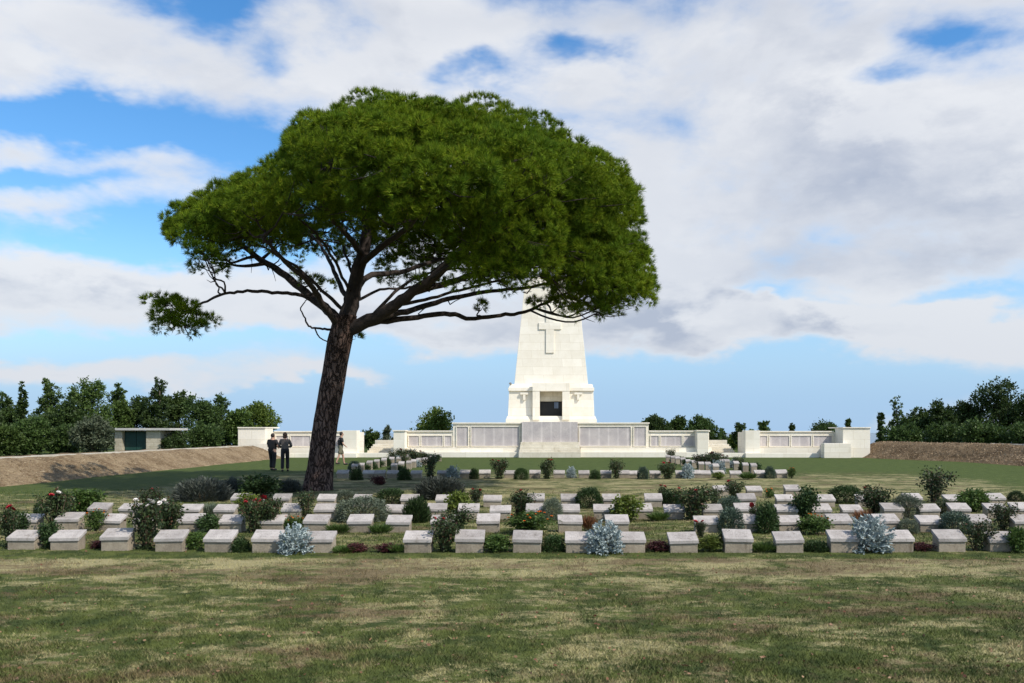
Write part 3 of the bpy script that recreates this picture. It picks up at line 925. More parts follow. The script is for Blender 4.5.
# rim lobes that give the outline and the hanging skirts (px, py, dy, r)
RIM = [(182, 212, 0.3, 0.72), (205, 230, 0.8, 0.75), (232, 250, 1.2, 0.62), (205, 262, 0.4, 0.42), (192, 238, -0.8, 0.6), (250, 200, -2.2, 0.9), (268, 228, -3.0, 0.75), (240, 225, -1.6, 0.8),
       (300, 130, 0, 0.8), (330, 112, 0.5, 0.8), (375, 108, 0, 0.9), (430, 105, 0, 0.9), (480, 112, 0.5, 0.9), (530, 128, 0, 0.9), (575, 148, 0, 0.9), (606, 180, 0, 0.9), (618, 218, 0, 0.9),
       (628, 258, 0, 0.85), (640, 290, 0.2, 0.62), (622, 298, -1.2, 0.62), (598, 306, 0.3, 0.62), (585, 308, -1.0, 0.5), (612, 308, 1.2, 0.55), (635, 302, -0.8, 0.6), (570, 300, 0.4, 0.45), (648, 285, 0.8, 0.55), (618, 285, 0.5, 0.75), (600, 285, -1.0, 0.7), (575, 290, 1.6, 0.7), (560, 268, -3.0, 0.9), (520, 262, -4.2, 0.85), (498, 270, -4.6, 0.6), (590, 250, -2.6, 0.95),
       (545, 300, 1.2, 0.42), (497, 246, -5.0, 0.7), (475, 205, -5.6, 0.9), (430, 190, -6.4, 0.9), (385, 188, -6.5, 0.85), (340, 192, -5.6, 0.85), (310, 205, -4.2, 0.75),
       (520, 225, -5.0, 0.95), (565, 215, -3.8, 0.95), (600, 225, -2.5, 0.9), (545, 180, -4.0, 1.0), (500, 160, -4.8, 1.0), (450, 140, -4.4, 1.0), (400, 135, -4.6, 1.0), (350, 140, -4.0, 1.0),
       (180, 315, -0.9, 0.56), (164, 305, -0.7, 0.40), (188, 327, -1.0, 0.46), (202, 323, -1.0, 0.30), (174, 328, -0.6, 0.38), (172, 312, -1.2, 0.40),
       (430, 285, -0.6, 0.28), (352, 338, 0.1, 0.16), (478, 307, 1.6, 0.22), (306, 278, 0.7, 0.34), (320, 285, 0.6, 0.25)]
# hanging skirts of the right side, the left arm, and the far rim seen from below
rk = random.Random(5)
for px in range(505, 650, 24):
    for py_ in range(180, 330, 25):
        lim = np.interp(px, [500, 530, 560, 600, 650], [292, 268, 292, 312, 300])
        if py_ < lim - 8 and py_ > np.interp(px, [500, 600, 640], [120, 165, 215]):
            side = np.interp(px, [500, 650], [5.0, 1.2])
            for q in (-1, 1):
                RIM.append((px + rk.uniform(-8, 8), py_ + rk.uniform(-7, 7), q * side * rk.uniform(0.45, 1.0), rk.uniform(0.62, 0.88)))
for px in range(375, 500, 20):
    for py_ in (212, 232, 250):
        RIM.append((px + rk.uniform(-8, 8), py_ + rk.uniform(-5, 5) - (0 if px > 400 else 12), rk.uniform(4.2, 6.8), rk.uniform(0.75, 1.0)))
for px, py_ in ((185, 205), (205, 200), (222, 215), (240, 205), (258, 190), (272, 205), (285, 225), (225, 238), (250, 232), (275, 240), (300, 230), (320, 222), (215, 258), (206, 272), (196, 255), (290, 190), (310, 210), (335, 208), (300, 165), (330, 165), (288, 150)):
    RIM.append((px, py_, rk.uniform(-2.6, 1.6), rk.uniform(0.58, 0.78) if py_ < 245 else 0.36))
for px, py_, dyv in ((350, 200, -5.6), (375, 204, -6.0), (400, 203, -6.2), (425, 205, -6.2), (450, 212, -6.0), (470, 228, -5.6), (480, 262, -4.6), (500, 282, -4.2), (478, 278, -4.4), (515, 268, -4.0)):
    RIM.append((px, py_, dyv, rk.uniform(0.62, 0.78)))
for px, py_, dyv, r in RIM:
    c = L(T(px, py_, dyv))
    LOBES.append((c, r * 1.1, r * 1.1, r * 0.82))

# keep every lobe of the main crown inside the dome's own limits
RBND = [(80, 440), (88, 480), (100, 520), (115, 555), (135, 592), (165, 624), (200, 640), (245, 645), (265, 653), (285, 660), (305, 655), (325, 640)]
LBND = [(80, 430), (88, 385), (97, 340), (103, 312), (115, 289), (135, 284), (158, 281), (170, 240), (185, 192), (200, 173), (215, 161), (230, 164), (250, 180), (270, 195), (290, 200)]
out = []
for c, rx, ry, rz in LOBES:
    w_ = c + tb
    for it in range(3):
        px = HX + w_.x * F / w_.y
        py_ = HY - (w_.z - H) * F / w_.y
        if px < 222 and py_ > 288: break
        rp = (rx * 0.92 + 0.16) * F / w_.y
        rq = (rz * 0.86 + 0.02) * F / w_.y
        rb = np.interp(py_, [a for a, _ in RBND], [b for _, b in RBND])
        lb = np.interp(py_, [a for a, _ in LBND], [b for _, b in LBND])
        if px + rp > rb: w_.x -= (px + rp - rb) * w_.y / F
        if px - rp < lb: w_.x += (lb - px + rp) * w_.y / F
        px = HX + w_.x * F / w_.y
        tops = max(np.interp(px + q * rp, [a for a, _ in TOPP], [b for _, b in TOPP]) - (1 - math.sqrt(1 - q * q)) * rq for q in (-0.75, 0, 0.75))
        if py_ - rq < tops: w_.z -= (tops - py_ + rq) * w_.y / F
    px = HX + w_.x * F / w_.y
    py_ = HY - (w_.z - H) * F / w_.y
    if 248 < px < 296 and py_ < 160 and px < 248 + (160 - py_) * 0.9: continue
    out.append((w_ - tb, rx, ry, rz))
rk2 = random.Random(11)
mid_ = L(T(412, 225, 0))
LOBES = []
for c, rx, ry, rz in out:
    if rx > 0.5 and not (c - L(T(178, 315, -0.9))).length < 1.5:
        wq = c + tb; pq = HX + wq.x * F / wq.y; yq = HY - (wq.z - H) * F / wq.y
        if rk2.random() < 0.45 and pq > 300 and yq < 245:
            dv = mid_ - c; dv.z *= 0.7
            c = c + dv.normalized() * rk2.uniform(0.35, 0.8)
        q = rk2.uniform(0.85, 1.1)
        rx, ry, rz = rx * q, ry * q, rz * q * 0.85
    LOBES.append((c, rx, ry, rz))

def lobe_foliage(lobes, nper, Ls, Wn):
    """each lobe carries separate rounded clumps of brush-like tufts"""
    centres, norms = [], []
    for c, rx, ry, rz in lobes:
        area = 4 * math.pi * ((rx * ry * rz) ** (2 / 3))
        d = rand_unit(int(area * 14) + 8)
        d = d[(d[:, 2] > -0.45)]
        took = []
        for u in d:
            p = np.array(c) + u * np.array([rx, ry, rz]) * RNG.uniform(0.80, 1.0)
            if all(((p - q) ** 2).sum() > 0.36 ** 2 for q in took):
                took.append(p); centres.append(p); norms.append(u)
    centres, norms = np.array(centres), np.array(norms)
    P_, D_, Ln = [], [], []
    for p, dd in zip(centres, norms):
        R_ = RNG.uniform(0.18, 0.30)
        nt = int(10 + 40 * R_)
        u = rand_unit(nt) + dd * 0.55 + np.array([0, 0, 0.45])
        u /= np.linalg.norm(u, axis=1)[:, None]
        q = p + u * R_ * RNG.uniform(0.55, 1.0, (nt, 1)) * np.array([1, 1, 0.8])
        td = u + np.array([0, 0, 0.35])
        td /= np.linalg.norm(td, axis=1)[:, None]
        nd = np.repeat(td, nper, 0) + rand_unit(nt * nper) * 0.78
        nd /= np.linalg.norm(nd, axis=1)[:, None]
        P_.append(np.repeat(q, nper, 0) + RNG.normal(size=(nt * nper, 3)) * 0.015)
        D_.append(nd)
        Ln.append(RNG.uniform(0.7, 1.15, nt * nper) * Ls)
    P_, D_, Ln = np.concatenate(P_), np.concatenate(D_), np.concatenate(Ln)
    print('clumps', len(centres), 'needles', len(P_))
    return needles(P_, D_, Ln, RNG.uniform(0.75, 1.25, len(P_)) * Wn)
v, f = lobe_foliage(LOBES, 20, 0.165, 0.0125)
link('crown', mesh_np('crown', v, f), M['needle'], pine)
# thin branches from the limbs into every lobe
for c, rx, ry, rz in LOBES:
    best = None
    for li, (p, rad) in enumerate(limb_paths):
        for k in range(max(2, len(p) // 3), len(p)):
            d = (p[k] - c).length + (0.8 if p[k].z > c.z + 0.2 else 0)
            if best is None or d < best[0]: best = (d, li, k)
    d, li, k = best
    p, rad = limb_paths[li]
    a = p[k]
    mid = a.lerp(c, 0.5) + Vector((random.uniform(-.2, .2), random.uniform(-.2, .2), -0.12 * d + random.uniform(-.1, .1)))
    tgt = c + Vector((0, 0, -rz * 0.15))
    path = smoothpath([a, a.lerp(mid, 0.5) + Vector((random.uniform(-.12, .12),) * 3), mid, mid.lerp(tgt, 0.55) + Vector((random.uniform(-.1, .1), random.uniform(-.1, .1), 0.05)), tgt], 3)
    r0 = min(rad[k] * 0.75, 0.03 + 0.022 * d)
    limb_mb[li].tube(path, np.linspace(r0, 0.012, len(path)), 6, 0.1)
    for s in range(3):
        e = c + Vector(rand_unit(1)[0]) * rx * 0.8
        limb_mb[li].tube([path[-5], path[-5].lerp(e, 0.5) + Vector((0, 0, -0.06)), e], [0.018, 0.013, 0.006], 5)
# a few bare dead twigs under the crown
for li in (1, 2, 6, 7, 8):
    p, rad = limb_paths[li]
    for s in range(5):
        k = random.randrange(len(p) // 3, len(p) - 1)
        q = [p[k]]
        for t in range(4):
            q.append(q[-1] + Vector((random.uniform(-.3, .3), random.uniform(-.3, .3), random.uniform(-.28, .2))))
        limb_mb[li].tube(q, np.linspace(0.025, 0.006, 5), 5)
for i, mbx in enumerate(limb_mb):
    mbx.build('limb', M['twig'], pine, smooth=True)

# ------------------------------------------------------------------ trees beyond the court
def crown_mesh(name, lobes, n_leaf, leaf, fill=0.35):
    """leaf clumps through a set of ellipsoids in metres"""
    vol = np.array([a * b * c for _, a, b, c in lobes])
    share = vol ** 0.67 / (vol ** 0.67).sum()
    vv, ff, o = [], [], 0
    for (c, a, b, cc), s in zip(lobes, share):
        n = int(n_leaf * s)
        ncl = max(6, n // 26)
        d = rand_unit(ncl)
        rad = RNG.random((ncl, 1)) ** fill
        centres = np.array(c) + d * rad * np.array([a, b, cc])
        idx = RNG.integers(0, ncl, n)
        sz = 0.28 * (a * b * cc) ** (1 / 3)
        off = RNG.normal(size=(n, 3)) * sz * 0.55
        p = centres[idx] + off
        dr = d[idx] * 0.6 + rand_unit(n) * 0.8 + np.array([0, 0, 0.2])
        dr /= np.linalg.norm(dr, axis=1)[:, None]
        L_ = RNG.uniform(0.6, 1.3, n) * leaf
        v, f = leaves(p, dr, L_, L_ * 0.55)
        vv.append(v); ff.append(f + o); o += len(v)
    return mesh_np(name, np.concatenate(vv), np.concatenate(ff))

def tree_from(px, top, Y, wpx, kind, label, mat, zbase=0.0, name='tree', nl=2600, group='trees beyond the cemetery', cat='tree', low=0.0):
    X = (px - HX) * Y / F
    hgt = H + (HY - top) * Y / F - zbase
    w = wpx * Y / F
    root = empty(name, (X, Y, zbase), label, cat, group)
    lob = []
    R = w / 2
    if kind == 'round':
        for i in range(9):
            t = random.random()
            z = hgt * (0.30 + 0.58 * t)
            k = R * (1.0 - 0.55 * abs(t - 0.35))
            a = random.uniform(0, 6.28)
            s = R * random.uniform(0.38, 0.6)
            lob.append(((math.cos(a) * (k - s * 0.7) , math.sin(a) * (k - s * 0.7), z), s, s, s * random.uniform(0.7, 0.95)))
        lob.append(((R * 0.1, 0, hgt - R * 0.34), R * 0.42, R * 0.42, R * 0.36))
        lob.append(((0, 0, hgt * 0.5), R * 0.75, R * 0.75, hgt * 0.36))
    elif kind == 'cone':
        for i in range(11):
            t = i / 10
            k = R * (1 - t) ** 0.8 + 0.10 * R
            a = i * 2.4
            s = max(0.2, k * 0.62)
            lob.append(((math.cos(a) * k * 0.45, math.sin(a) * k * 0.45, hgt * (0.14 + 0.82 * t)), s, s, max(hgt * 0.075, s * 0.6)))
    elif kind == 'tall':
        for i in range(17):
            t = (i + random.random()) / 17
            k = R * (1 - 0.75 * t) * random.uniform(0.3, 0.8)
            a = random.uniform(0, 6.28)
            s = R * (0.62 - 0.36 * t) * random.uniform(0.8, 1.2)
            lob.append(((math.cos(a) * k, math.sin(a) * k, hgt * (0.14 + 0.76 * t)), s, s, s * 0.95))
        lob.append(((0, 0, hgt * 0.93), R * 0.22, R * 0.22, hgt * 0.07))
    elif kind == 'spire':
        for i in range(9):
            t = i / 8
            s = R * (1.0 - 0.75 * t ** 1.5)
            lob.append(((random.uniform(-.1, .1) * R, 0, hgt * (0.10 + 0.84 * t)), s, s, hgt * 0.08))
    elif kind == 'bush':
        for i in range(8):
            a = random.uniform(0, 6.28)
            k = R * random.uniform(0.1, 0.65)
            s = R * random.uniform(0.35, 0.55)
            lob.append(((math.cos(a) * k, math.sin(a) * k, hgt * random.uniform(0.35, 0.72)), s, s, min(s, hgt * 0.33)))
        lob.append(((0, 0, hgt * 0.45), R * 0.7, R * 0.7, hgt * 0.45))
    link('crown', crown_mesh('crown', lob, nl, 0.22), M[mat], root)
    t = MB()
    tz = hgt * (0.8 if kind in ('cone', 'spire', 'tall') else 0.55)
    r0 = max(0.06, 0.028 * hgt)
    t.tube([(0, 0, -0.2), (0.05, 0.02, tz * 0.4), (-0.03, 0.0, tz)], [r0, r0 * 0.8, r0 * 0.25], 8, 0.1)
    limbs = t
    for c, a, b_, cc in lob[:7]:
        z0 = min(max(0.3, c[2] - 0.5 * R), tz)
        limbs.tube([(0, 0, z0), (c[0] * 0.55, c[1] * 0.55, (z0 + c[2]) / 2 + 0.05), c], [r0 * 0.4, r0 * 0.28, r0 * 0.1], 5)
    t.build('trunk', M['wood_dark'], root, smooth=True)
    return root

TREES = [
    # left wood, (px, top, Y, width, kind, material, label)
    (-22, 384, 66, 52, 'tall', 'leaf_dark', 'dark tree cut by the left edge of the view'),
    (3, 394, 72, 34, 'round', 'leaf_dark', 'dark round tree at the far left above the dry bank'),
    (23, 384, 69, 14, 'spire', 'leaf_dark', 'narrow dark cypress spire at the far left'),
    (47, 380, 76, 46, 'tall', 'leaf_mid', 'tall ragged green tree just right of the narrow cypress'),
    (68, 400, 66, 40, 'round', 'leaf_dark', 'lower dark tree in front of the ragged tall ones at left'),
    (92, 380, 78, 48, 'round', 'leaf_mid', 'tall broad green tree above the grey bush at left'),
    (119, 382, 80, 34, 'tall', 'leaf_mid', 'slim open tree behind the left end of the shed'),
    (137, 396, 82, 36, 'round', 'leaf_dark', 'dark tree directly behind the shed roof'),
    (160, 376, 80, 40, 'tall', 'leaf_dark', 'tallest pointed tree of the left wood, behind the shed'),
    (179, 391, 84, 32, 'round', 'leaf_mid', 'green tree right of the tallest pointed one'),
    (200, 402, 78, 40, 'round', 'leaf_dark', 'dark broad tree right of the ivy on the shed'),
    (221, 393, 82, 42, 'tall', 'leaf_dark', 'dark pointed tree near the right end of the left wood'),
    (238, 410, 80, 26, 'round', 'leaf_mid', 'small green tree wedged behind the left wall end'),
    (259, 404, 84, 40, 'round', 'leaf_light', 'bright yellow-green tree above the left end of the white wall'),
    (30, 418, 62, 44, 'bush', 'leaf_dark', 'dark bush on the crest of the bank at far left'),
    (66, 425, 63, 34, 'bush', 'leaf_dark', 'low dark bush between far left bush and grey bush'),
    (92, 414, 61, 40, 'bush', 'leaf_grey', 'grey-green bush left of the stone shed'),
    (4, 424, 60, 40, 'bush', 'leaf_mid', 'green bush at the left edge above the bank'),
    (205, 424, 70, 42, 'bush', 'leaf_dark', 'dark bush right of the shed behind the bank'),
    # behind the memorial
    (371, 428, 76, 22, 'bush', 'leaf_mid', 'small round green bush seen over the left steps'),
    (387, 426, 80, 12, 'tall', 'leaf_grey', 'thin grey-green sapling over the left steps'),
    (434, 408, 74, 46, 'round', 'leaf_light', 'bright green bushy tree behind the wall left of the pylon'),
    (467, 427, 84, 14, 'bush', 'leaf_light', 'small light green bush top beside the pylon at left'),
    (656, 417, 76, 32, 'round', 'leaf_dark', 'dark round tree behind the wall right of the pylon'),
    (678, 417, 80, 28, 'round', 'leaf_mid', 'second round tree right of the pylon, a shade lighter'),
    (702, 418, 77, 34, 'round', 'leaf_dark', 'dark spreading tree behind the right end pier of the centre wall'),
    (722, 430, 80, 14, 'cone', 'leaf_dark', 'small dark cone tree over the right steps'),
    (733, 437, 84, 22, 'bush', 'leaf_light', 'low light green bush over the right steps'),
    (740, 422, 82, 14, 'round', 'leaf_dark', 'dark upright tree left of the right hand screen wall'),
    (752, 427, 90, 10, 'bush', 'leaf_light', 'tiny light green treetop above the right hand wall'),
    (765, 421, 88, 15, 'round', 'leaf_mid', 'small round treetop above the right hand wall'),
    (792, 425, 95, 6, 'cone', 'leaf_mid', 'tiny pointed treetop above the middle of the right hand wall'),
    (824, 421, 86, 38, 'bush', 'leaf_dark', 'wide flat dark treetop above the right hand wall'),
    (848, 420, 92, 8, 'cone', 'leaf_mid', 'small pointed treetop near the end block of the right wall'),
    # right wood
    (881, 415, 76, 9, 'cone', 'leaf_dark', 'small slim conifer at the left end of the right wood'),
    (897, 396, 74, 24, 'tall', 'leaf_dark', 'pointed dark tree leading the right wood'),
    (917, 409, 72, 32, 'round', 'leaf_dark', 'dark round tree right of the pointed one in the right wood'),
    (942, 405, 70, 38, 'round', 'leaf_dark', 'broad dark tree in the middle of the right wood'),
    (968, 402, 72, 36, 'round', 'leaf_dark', 'dark tree left of the big one on the right'),
    (1000, 381, 70, 58, 'round', 'leaf_dark', 'biggest dark tree at the right edge of the view'),
    (1040, 384, 68, 50, 'round', 'leaf_dark', 'dark tree cut by the right edge of the view'),
    (905, 425, 68, 40, 'bush', 'leaf_dark', 'dark bush under the pointed tree of the right wood'),
    (945, 424, 64, 46, 'bush', 'leaf_dark', 'dark bush in the middle of the right bank crest'),
    (985, 422, 61, 48, 'bush', 'leaf_dark', 'dark bush below the biggest tree on the right'),
    (1028, 420, 58, 52, 'bush', 'leaf_dark', 'dark bush at the right edge above the bank'),
]
for px, top, Y, wpx, kind, mat, label in TREES:
    tree_from(px, top, Y, wpx, kind, label, mat, 0.0, {'bush': 'bush', 'cone': 'conifer_tree', 'spire': 'cypress_tree'}.get(kind, 'broadleaf_tree'),
              nl=9000 if wpx > 24 else 5000 if kind == 'spire' else 2200, cat='bush' if kind == 'bush' else 'tree')

# ------------------------------------------------------------------ shed behind the left bank
SY = 66.0
KS = F / SY
def sx_(px): return (px - 150) / KS
def sz_(p): return H + (HY - p) / KS
shed = empty('shed', ((150 - HX) / KS, SY, 0), 'small stone shed with flat roof and dark green double doors behind the left bank', 'shed')
mb = MB()
mb.box(sx_(114.5), sx_(122), 0, 2.6, 0, sz_(430.5)); mb.box(sx_(146), sx_(160.5), 0, 2.6, 0, sz_(430.5))
mb.box(sx_(122) + 0.002, sx_(146) - 0.002, 0.5, 2.6, 0, sz_(430.5) - 0.002)
mb.build('wall', M['rubble'], shed, bevel=0.02)
MB().box(sx_(165), sx_(169.5), 2.1, 2.6, 0, sz_(431) - 0.004).build('pier', M['rubble'], shed, bevel=0.02)
MB().box(sx_(112.5), sx_(172), -0.35, 2.9, sz_(430.4), sz_(428.2)).build('roof', M['roof_slab'], shed, bevel=0.015)
for a, c in ((122.4, 133.8), (134.2, 145.6)):
    d = MB().box(sx_(a), sx_(c), 0.38, 0.45, 0.03, sz_(431.5)).build('door', M['door_green'], shed, bevel=0.008)
    for zq in (0.35, 1.0, 1.6):
        MB().box(sx_(a) + 0.06, sx_(c) - 0.06, 0.35, 0.378, zq - 0.03, zq + 0.03).build('door_rail', M['door_green'], d)
ivy = empty('ivy', ((169 - HX) / KS, SY + 0.1, 0), 'dark ivy mass hanging beside the right pier of the shed', 'climber')
link('foliage', crown_mesh('ivy_leaves', [((0.1, 0.6, 0.9), 0.75, 1.0, 0.9), ((0.3, 1.2, 1.25), 0.6, 0.9, 0.45), ((-0.2, 0.1, 0.5), 0.6, 0.4, 0.6), ((0.2, 1.6, 0.7), 0.7, 0.7, 0.8)], 4500, 0.16, 0.6), M['leaf_dark'], ivy)
MB().tube([(0, 0.3, 0), (0.05, 0.3, 0.7), (-0.04, 0.3, 1.5)], [0.05, 0.04, 0.02], 6).build('stem', M['wood_dark'], ivy)

# ------------------------------------------------------------------ grave markers
mk_base = MB()
SW, SD, SF, SB = 0.215, 0.25, 0.198, 0.30         # half width, depth, front and back height
def hexf(x, y0, y1, zf0, zb0, zf1, zb1):
    return [(-x, y0, zf0), (x, y0, zf0), (x, y1, zb0), (-x, y1, zb0), (-x, y0, zf1), (x, y0, zf1), (x, y1, zb1), (-x, y1, zb1)]
mk_base.hexa(hexf(SW - 0.014, 0.018, SD - 0.014, -0.06, -0.06, SF - 0.052, SB - 0.052))
mk_slab = MB().hexa(hexf(SW, 0.0, SD, SF - 0.050, SB - 0.050, SF, SB))
b0 = mk_base.build('base', M['marker_base'], None, bevel=0.007)
s0_ = mk_slab.build('slab', M['marker_slab'], None, bevel=0.006)
UP_b = MB().hexa([(-0.115, 0.01, -0.05), (0.115, 0.01, -0.05), (0.115, 0.21, -0.05), (-0.115, 0.21, -0.05), (-0.115, 0.01, 0.24), (0.115, 0.01, 0.24), (0.115, 0.21, 0.31), (-0.115, 0.21, 0.31)]).build('base', M['marker_base'], None, bevel=0.008)
UP_s = MB().hexa([(-0.125, 0.0, 0.242), (0.125, 0.0, 0.242), (0.125, 0.22, 0.312), (-0.125, 0.22, 0.312), (-0.125, 0.0, 0.30), (0.125, 0.0, 0.30), (0.125, 0.22, 0.37), (-0.125, 0.22, 0.37)]).build('slab', M['marker_slab'], None, bevel=0.008)
PROTO = [b0, s0_, UP_b, UP_s]

ORD = ['first', 'second', 'third', 'fourth', 'fifth', 'sixth', 'seventh', 'eighth', 'ninth', 'tenth', 'eleventh', 'twelfth', 'thirteenth', 'fourteenth',
       'fifteenth', 'sixteenth', 'seventeenth', 'eighteenth', 'nineteenth', 'twentieth', 'twenty-first', 'twenty-second', 'twenty-third', 'twenty-fourth',
       'twenty-fifth', 'twenty-sixth', 'twenty-seventh', 'twenty-eighth', 'twenty-ninth', 'thirtieth']
ROWS = [   # (name, Y of the back edge, scale, px of each marker)
    ('front row', 12.79, 1.0, [25, 68, 118, 172, 220.5, 268, 320, 418.5, 470, 527, 579, 631, 683, 737, 788, 842, 897, 949, 1000]),
    ('second row', 15.3, 1.0, [29, 70, 112, 147, 191.5, 232.5, 273, 316.7, 360.5, 399, 443, 488.5, 570, 617, 706, 745, 789, 839, 886, 929, 977, 1023]),
    ('third row', 17.56, 1.0, [100, 131, 191, 225.7, 293, 325.6, 395, 437, 469, 500.7, 536, 569, 603.6, 642, 674, 712, 745, 786, 820, 851, 892, 928, 958.5, 995, 1021]),
    ('fourth row', 20.3, 1.0, [241, 282, 327, 362, 410, 445, 492.5, 535.6, 570, 611, 653, 746.4, 784.4, 825, 865, 912, 953, 995]),
    ('fifth row', 23.6, 1.0, [721, 754, 792]),
    ('far row', 32.7, 1.02, [343, 368.5, 380, 392.6, 416.5, 443, 465.5, 485, 509.5, 535, 559, 584, 606, 624, 633, 655, 681, 695, 705, 719, 735.5, 760, 781.5]),
]
PLANTS = []   # filled below, used by the labels of the stones
# (px, top, bottom, width, kind)
PLANTS += [(x, a, b_, w, k) for x, a, b_, w, k in [
    # among the front row
    (3, 512, 549, 18, 'rose_red'), (45, 523, 549.5, 21, 'leafy'), (92, 542, 549.5, 14, 'maroon'), (143, 503, 550, 27, 'rose_white'),
    (192, 532, 550, 22, 'green'), (240, 537, 552, 19, 'dark'), (295, 526, 553.5, 33, 'silver'), (344, 545, 552.5, 18, 'lowgreen'), (358, 543.5, 552, 22, 'maroon'), (386, 543.5, 552, 22, 'maroon'), (397, 543, 552.5, 14, 'lowgreen'),
    (444, 520, 552, 25, 'rose_red'), (498, 535, 552, 30, 'green'), (553, 534, 551.5, 23, 'dark'), (605, 523, 553.5, 37, 'silver'), (657, 541, 551.5, 24, 'maroon'), (711, 536, 551.5, 26, 'lime'), (727, 530, 551, 12, 'rose_bare'),
    (764, 541, 552, 20, 'lowgreen'), (817, 540, 551.5, 24, 'dark'), (871, 517, 552, 45, 'silver'), (924, 542.5, 551, 20, 'maroon'), (977, 521, 551, 27, 'rose_bare'), (1019, 527, 552.5, 24, 'green'),
    # second row
    (10, 512, 536, 22, 'leafy'), (92, 510, 531.5, 22, 'orange'), (165, 502, 537, 28, 'rose_white'), (207, 514, 533, 22, 'leafy'), (254, 502, 533, 23, 'rose_red'), (268, 499, 532, 20, 'rose_bloom'), (292, 515, 531.5, 22, 'orange'), (338, 523, 533.5, 17, 'lowgreen'), (380, 523, 533.5, 16, 'lowgreen'),
    (457, 508, 535, 30, 'rose_bare'), (530, 511, 534.5, 46, 'orange'), (589, 515, 531, 13, 'rust'), (731, 507, 533, 25, 'blue'), (767, 502, 533, 23, 'dark'), (756, 506, 531, 10, 'rose_red'), (815, 514, 534.5, 31, 'orange'), (863, 509, 526, 15, 'rust'), (909, 519, 533, 20, 'greydome'), (957, 511, 533.5, 29, 'blue'), (1004, 504, 530, 24, 'rose_bare'), (701, 522, 538, 10, 'rose_red'),
    # third row
    (49, 494, 531, 26, 'rose_mixed'), (36, 503, 515, 12, 'dark'), (79, 490, 514, 35, 'green'), (148, 491, 514, 18, 'rose_red'), (208, 502, 516, 16, 'lowgrey'), (306, 491, 519, 18, 'rose_bare'), (361, 497, 521, 52, 'greydome'), (416, 497, 522.5, 26, 'conical'), (458, 491, 517, 29, 'lime'), (475, 489, 509, 11, 'rose_red'),
    (519, 493, 517, 24, 'rose_red'), (552, 498, 520, 20, 'greydome'), (627, 496, 521.5, 33, 'lime'), (658, 511, 521, 15, 'lowgreen'), (693, 488, 520, 32, 'rose_red'), (714, 486, 509, 13, 'rose_bare'), (730, 496, 515, 24, 'blue'), (807, 487, 519, 27, 'leafy'), (876, 489, 516, 27, 'rose_red'), (908, 494, 518, 29, 'greydome'), (943, 499, 517, 15, 'rose_bare'), (976, 489, 512, 31, 'green'),
    # fourth row
    (199, 478, 501, 50, 'lavender'), (232, 478, 497, 22, 'lavender'), (258, 474, 499, 38, 'leafy'), (246, 493, 511, 24, 'lime'), (288, 479, 492, 24, 'lavender'), (345, 490, 502, 22, 'greydome'), (390, 488.5, 506, 31, 'dome'), (440, 477, 499, 46, 'lavender'), (589, 487.5, 508, 27, 'dome'), (671, 490, 505, 22, 'dark'), (663, 487, 504, 10, 'rose_red'), (735, 482, 500, 15, 'rose_red'), (770, 488, 498, 10, 'orange'),
    (847, 485.5, 503, 34, 'dome'), (935, 469, 503, 28, 'rose_tall'), (1017, 491, 501, 15, 'dome'),
    # far row
    (356, 468, 480, 12, 'dark'), (378, 476, 485, 14, 'maroon'), (404, 467.5, 480, 13, 'dark'), (430, 454, 479.5, 17, 'rose_tall'), (453, 466, 478.5, 14, 'silver'), (474, 468, 479, 9, 'dark'), (499, 460, 479, 14, 'rose_red'), (521, 468, 479.5, 14, 'dome'), (547, 461, 479, 13, 'rose_red'), (571, 467, 478, 10, 'silver'),
    (595, 470, 479, 11, 'dark'), (617, 460, 478.5, 14, 'rose_bare'), (643, 466.5, 479, 11, 'blue'), (668, 464, 479, 15, 'rose_red'), (688, 464, 478.5, 13, 'silver'), (719, 471.5, 479.5, 12, 'lime'), (748, 472, 479.5, 12, 'lowgreen'), (770, 466, 478.5, 10, 'blue'), (792, 467.5, 478.5, 8, 'orange'),
]]
DESC = {'rose_red': 'red rose bush', 'rose_white': 'white rose bush', 'rose_mixed': 'rose bush with a red bloom', 'rose_bare': 'sparse dark rose bush', 'rose_tall': 'tall spindly rose bush', 'rose_bloom': 'rose with big red blooms', 'leafy': 'dark leafy shrub',
        'maroon': 'low maroon plant', 'green': 'bright green shrub', 'dark': 'dark green shrub', 'silver': 'silver-leaved bush', 'lowgreen': 'low green tuft', 'lime': 'yellow-green shrub', 'orange': 'orange-flowered shrub',
        'rust': 'rusty dried plant', 'blue': 'blue-green mound', 'greydome': 'grey-green mound', 'conical': 'dark feathery shrub', 'lowgrey': 'low grey tuft', 'lavender': 'grey lavender clump', 'dome': 'clipped dark green dome'}
NAME = {'rose': 'rose_bush', 'leafy': 'leafy_shrub', 'maroon': 'maroon_plant', 'green': 'green_shrub', 'dark': 'dark_shrub', 'silver': 'silver_bush', 'lowgreen': 'green_tuft', 'lime': 'yellow_green_shrub', 'orange': 'orange_flowered_shrub',
        'rust': 'dried_plant', 'blue': 'blue_green_shrub', 'greydome': 'grey_green_shrub', 'conical': 'feathery_shrub', 'lowgrey': 'grey_tuft', 'lavender': 'lavender_bush', 'dome': 'dome_shrub'}
def gY(ybot): return F * H / (ybot - HY)
STONES = []      # (row index, ordinal, X, Y)
for ri, (rn, Yb, s, lst) in enumerate(ROWS):
    for i, px in enumerate(lst):
        Yf = Yb - SD * s + (np.interp(px, [0, 260, 800, 1024], [0.36, 0, 0, 0.12]) * Yb / 12.8 if ri < 4 else 0)
        STONES.append((ri, i, (px - HX) * (Yf + 0.12) / F, Yf, s))
PX = [((px - HX) * gY(b_) / F, gY(b_), px, k) for px, a, b_, w, k in PLANTS]
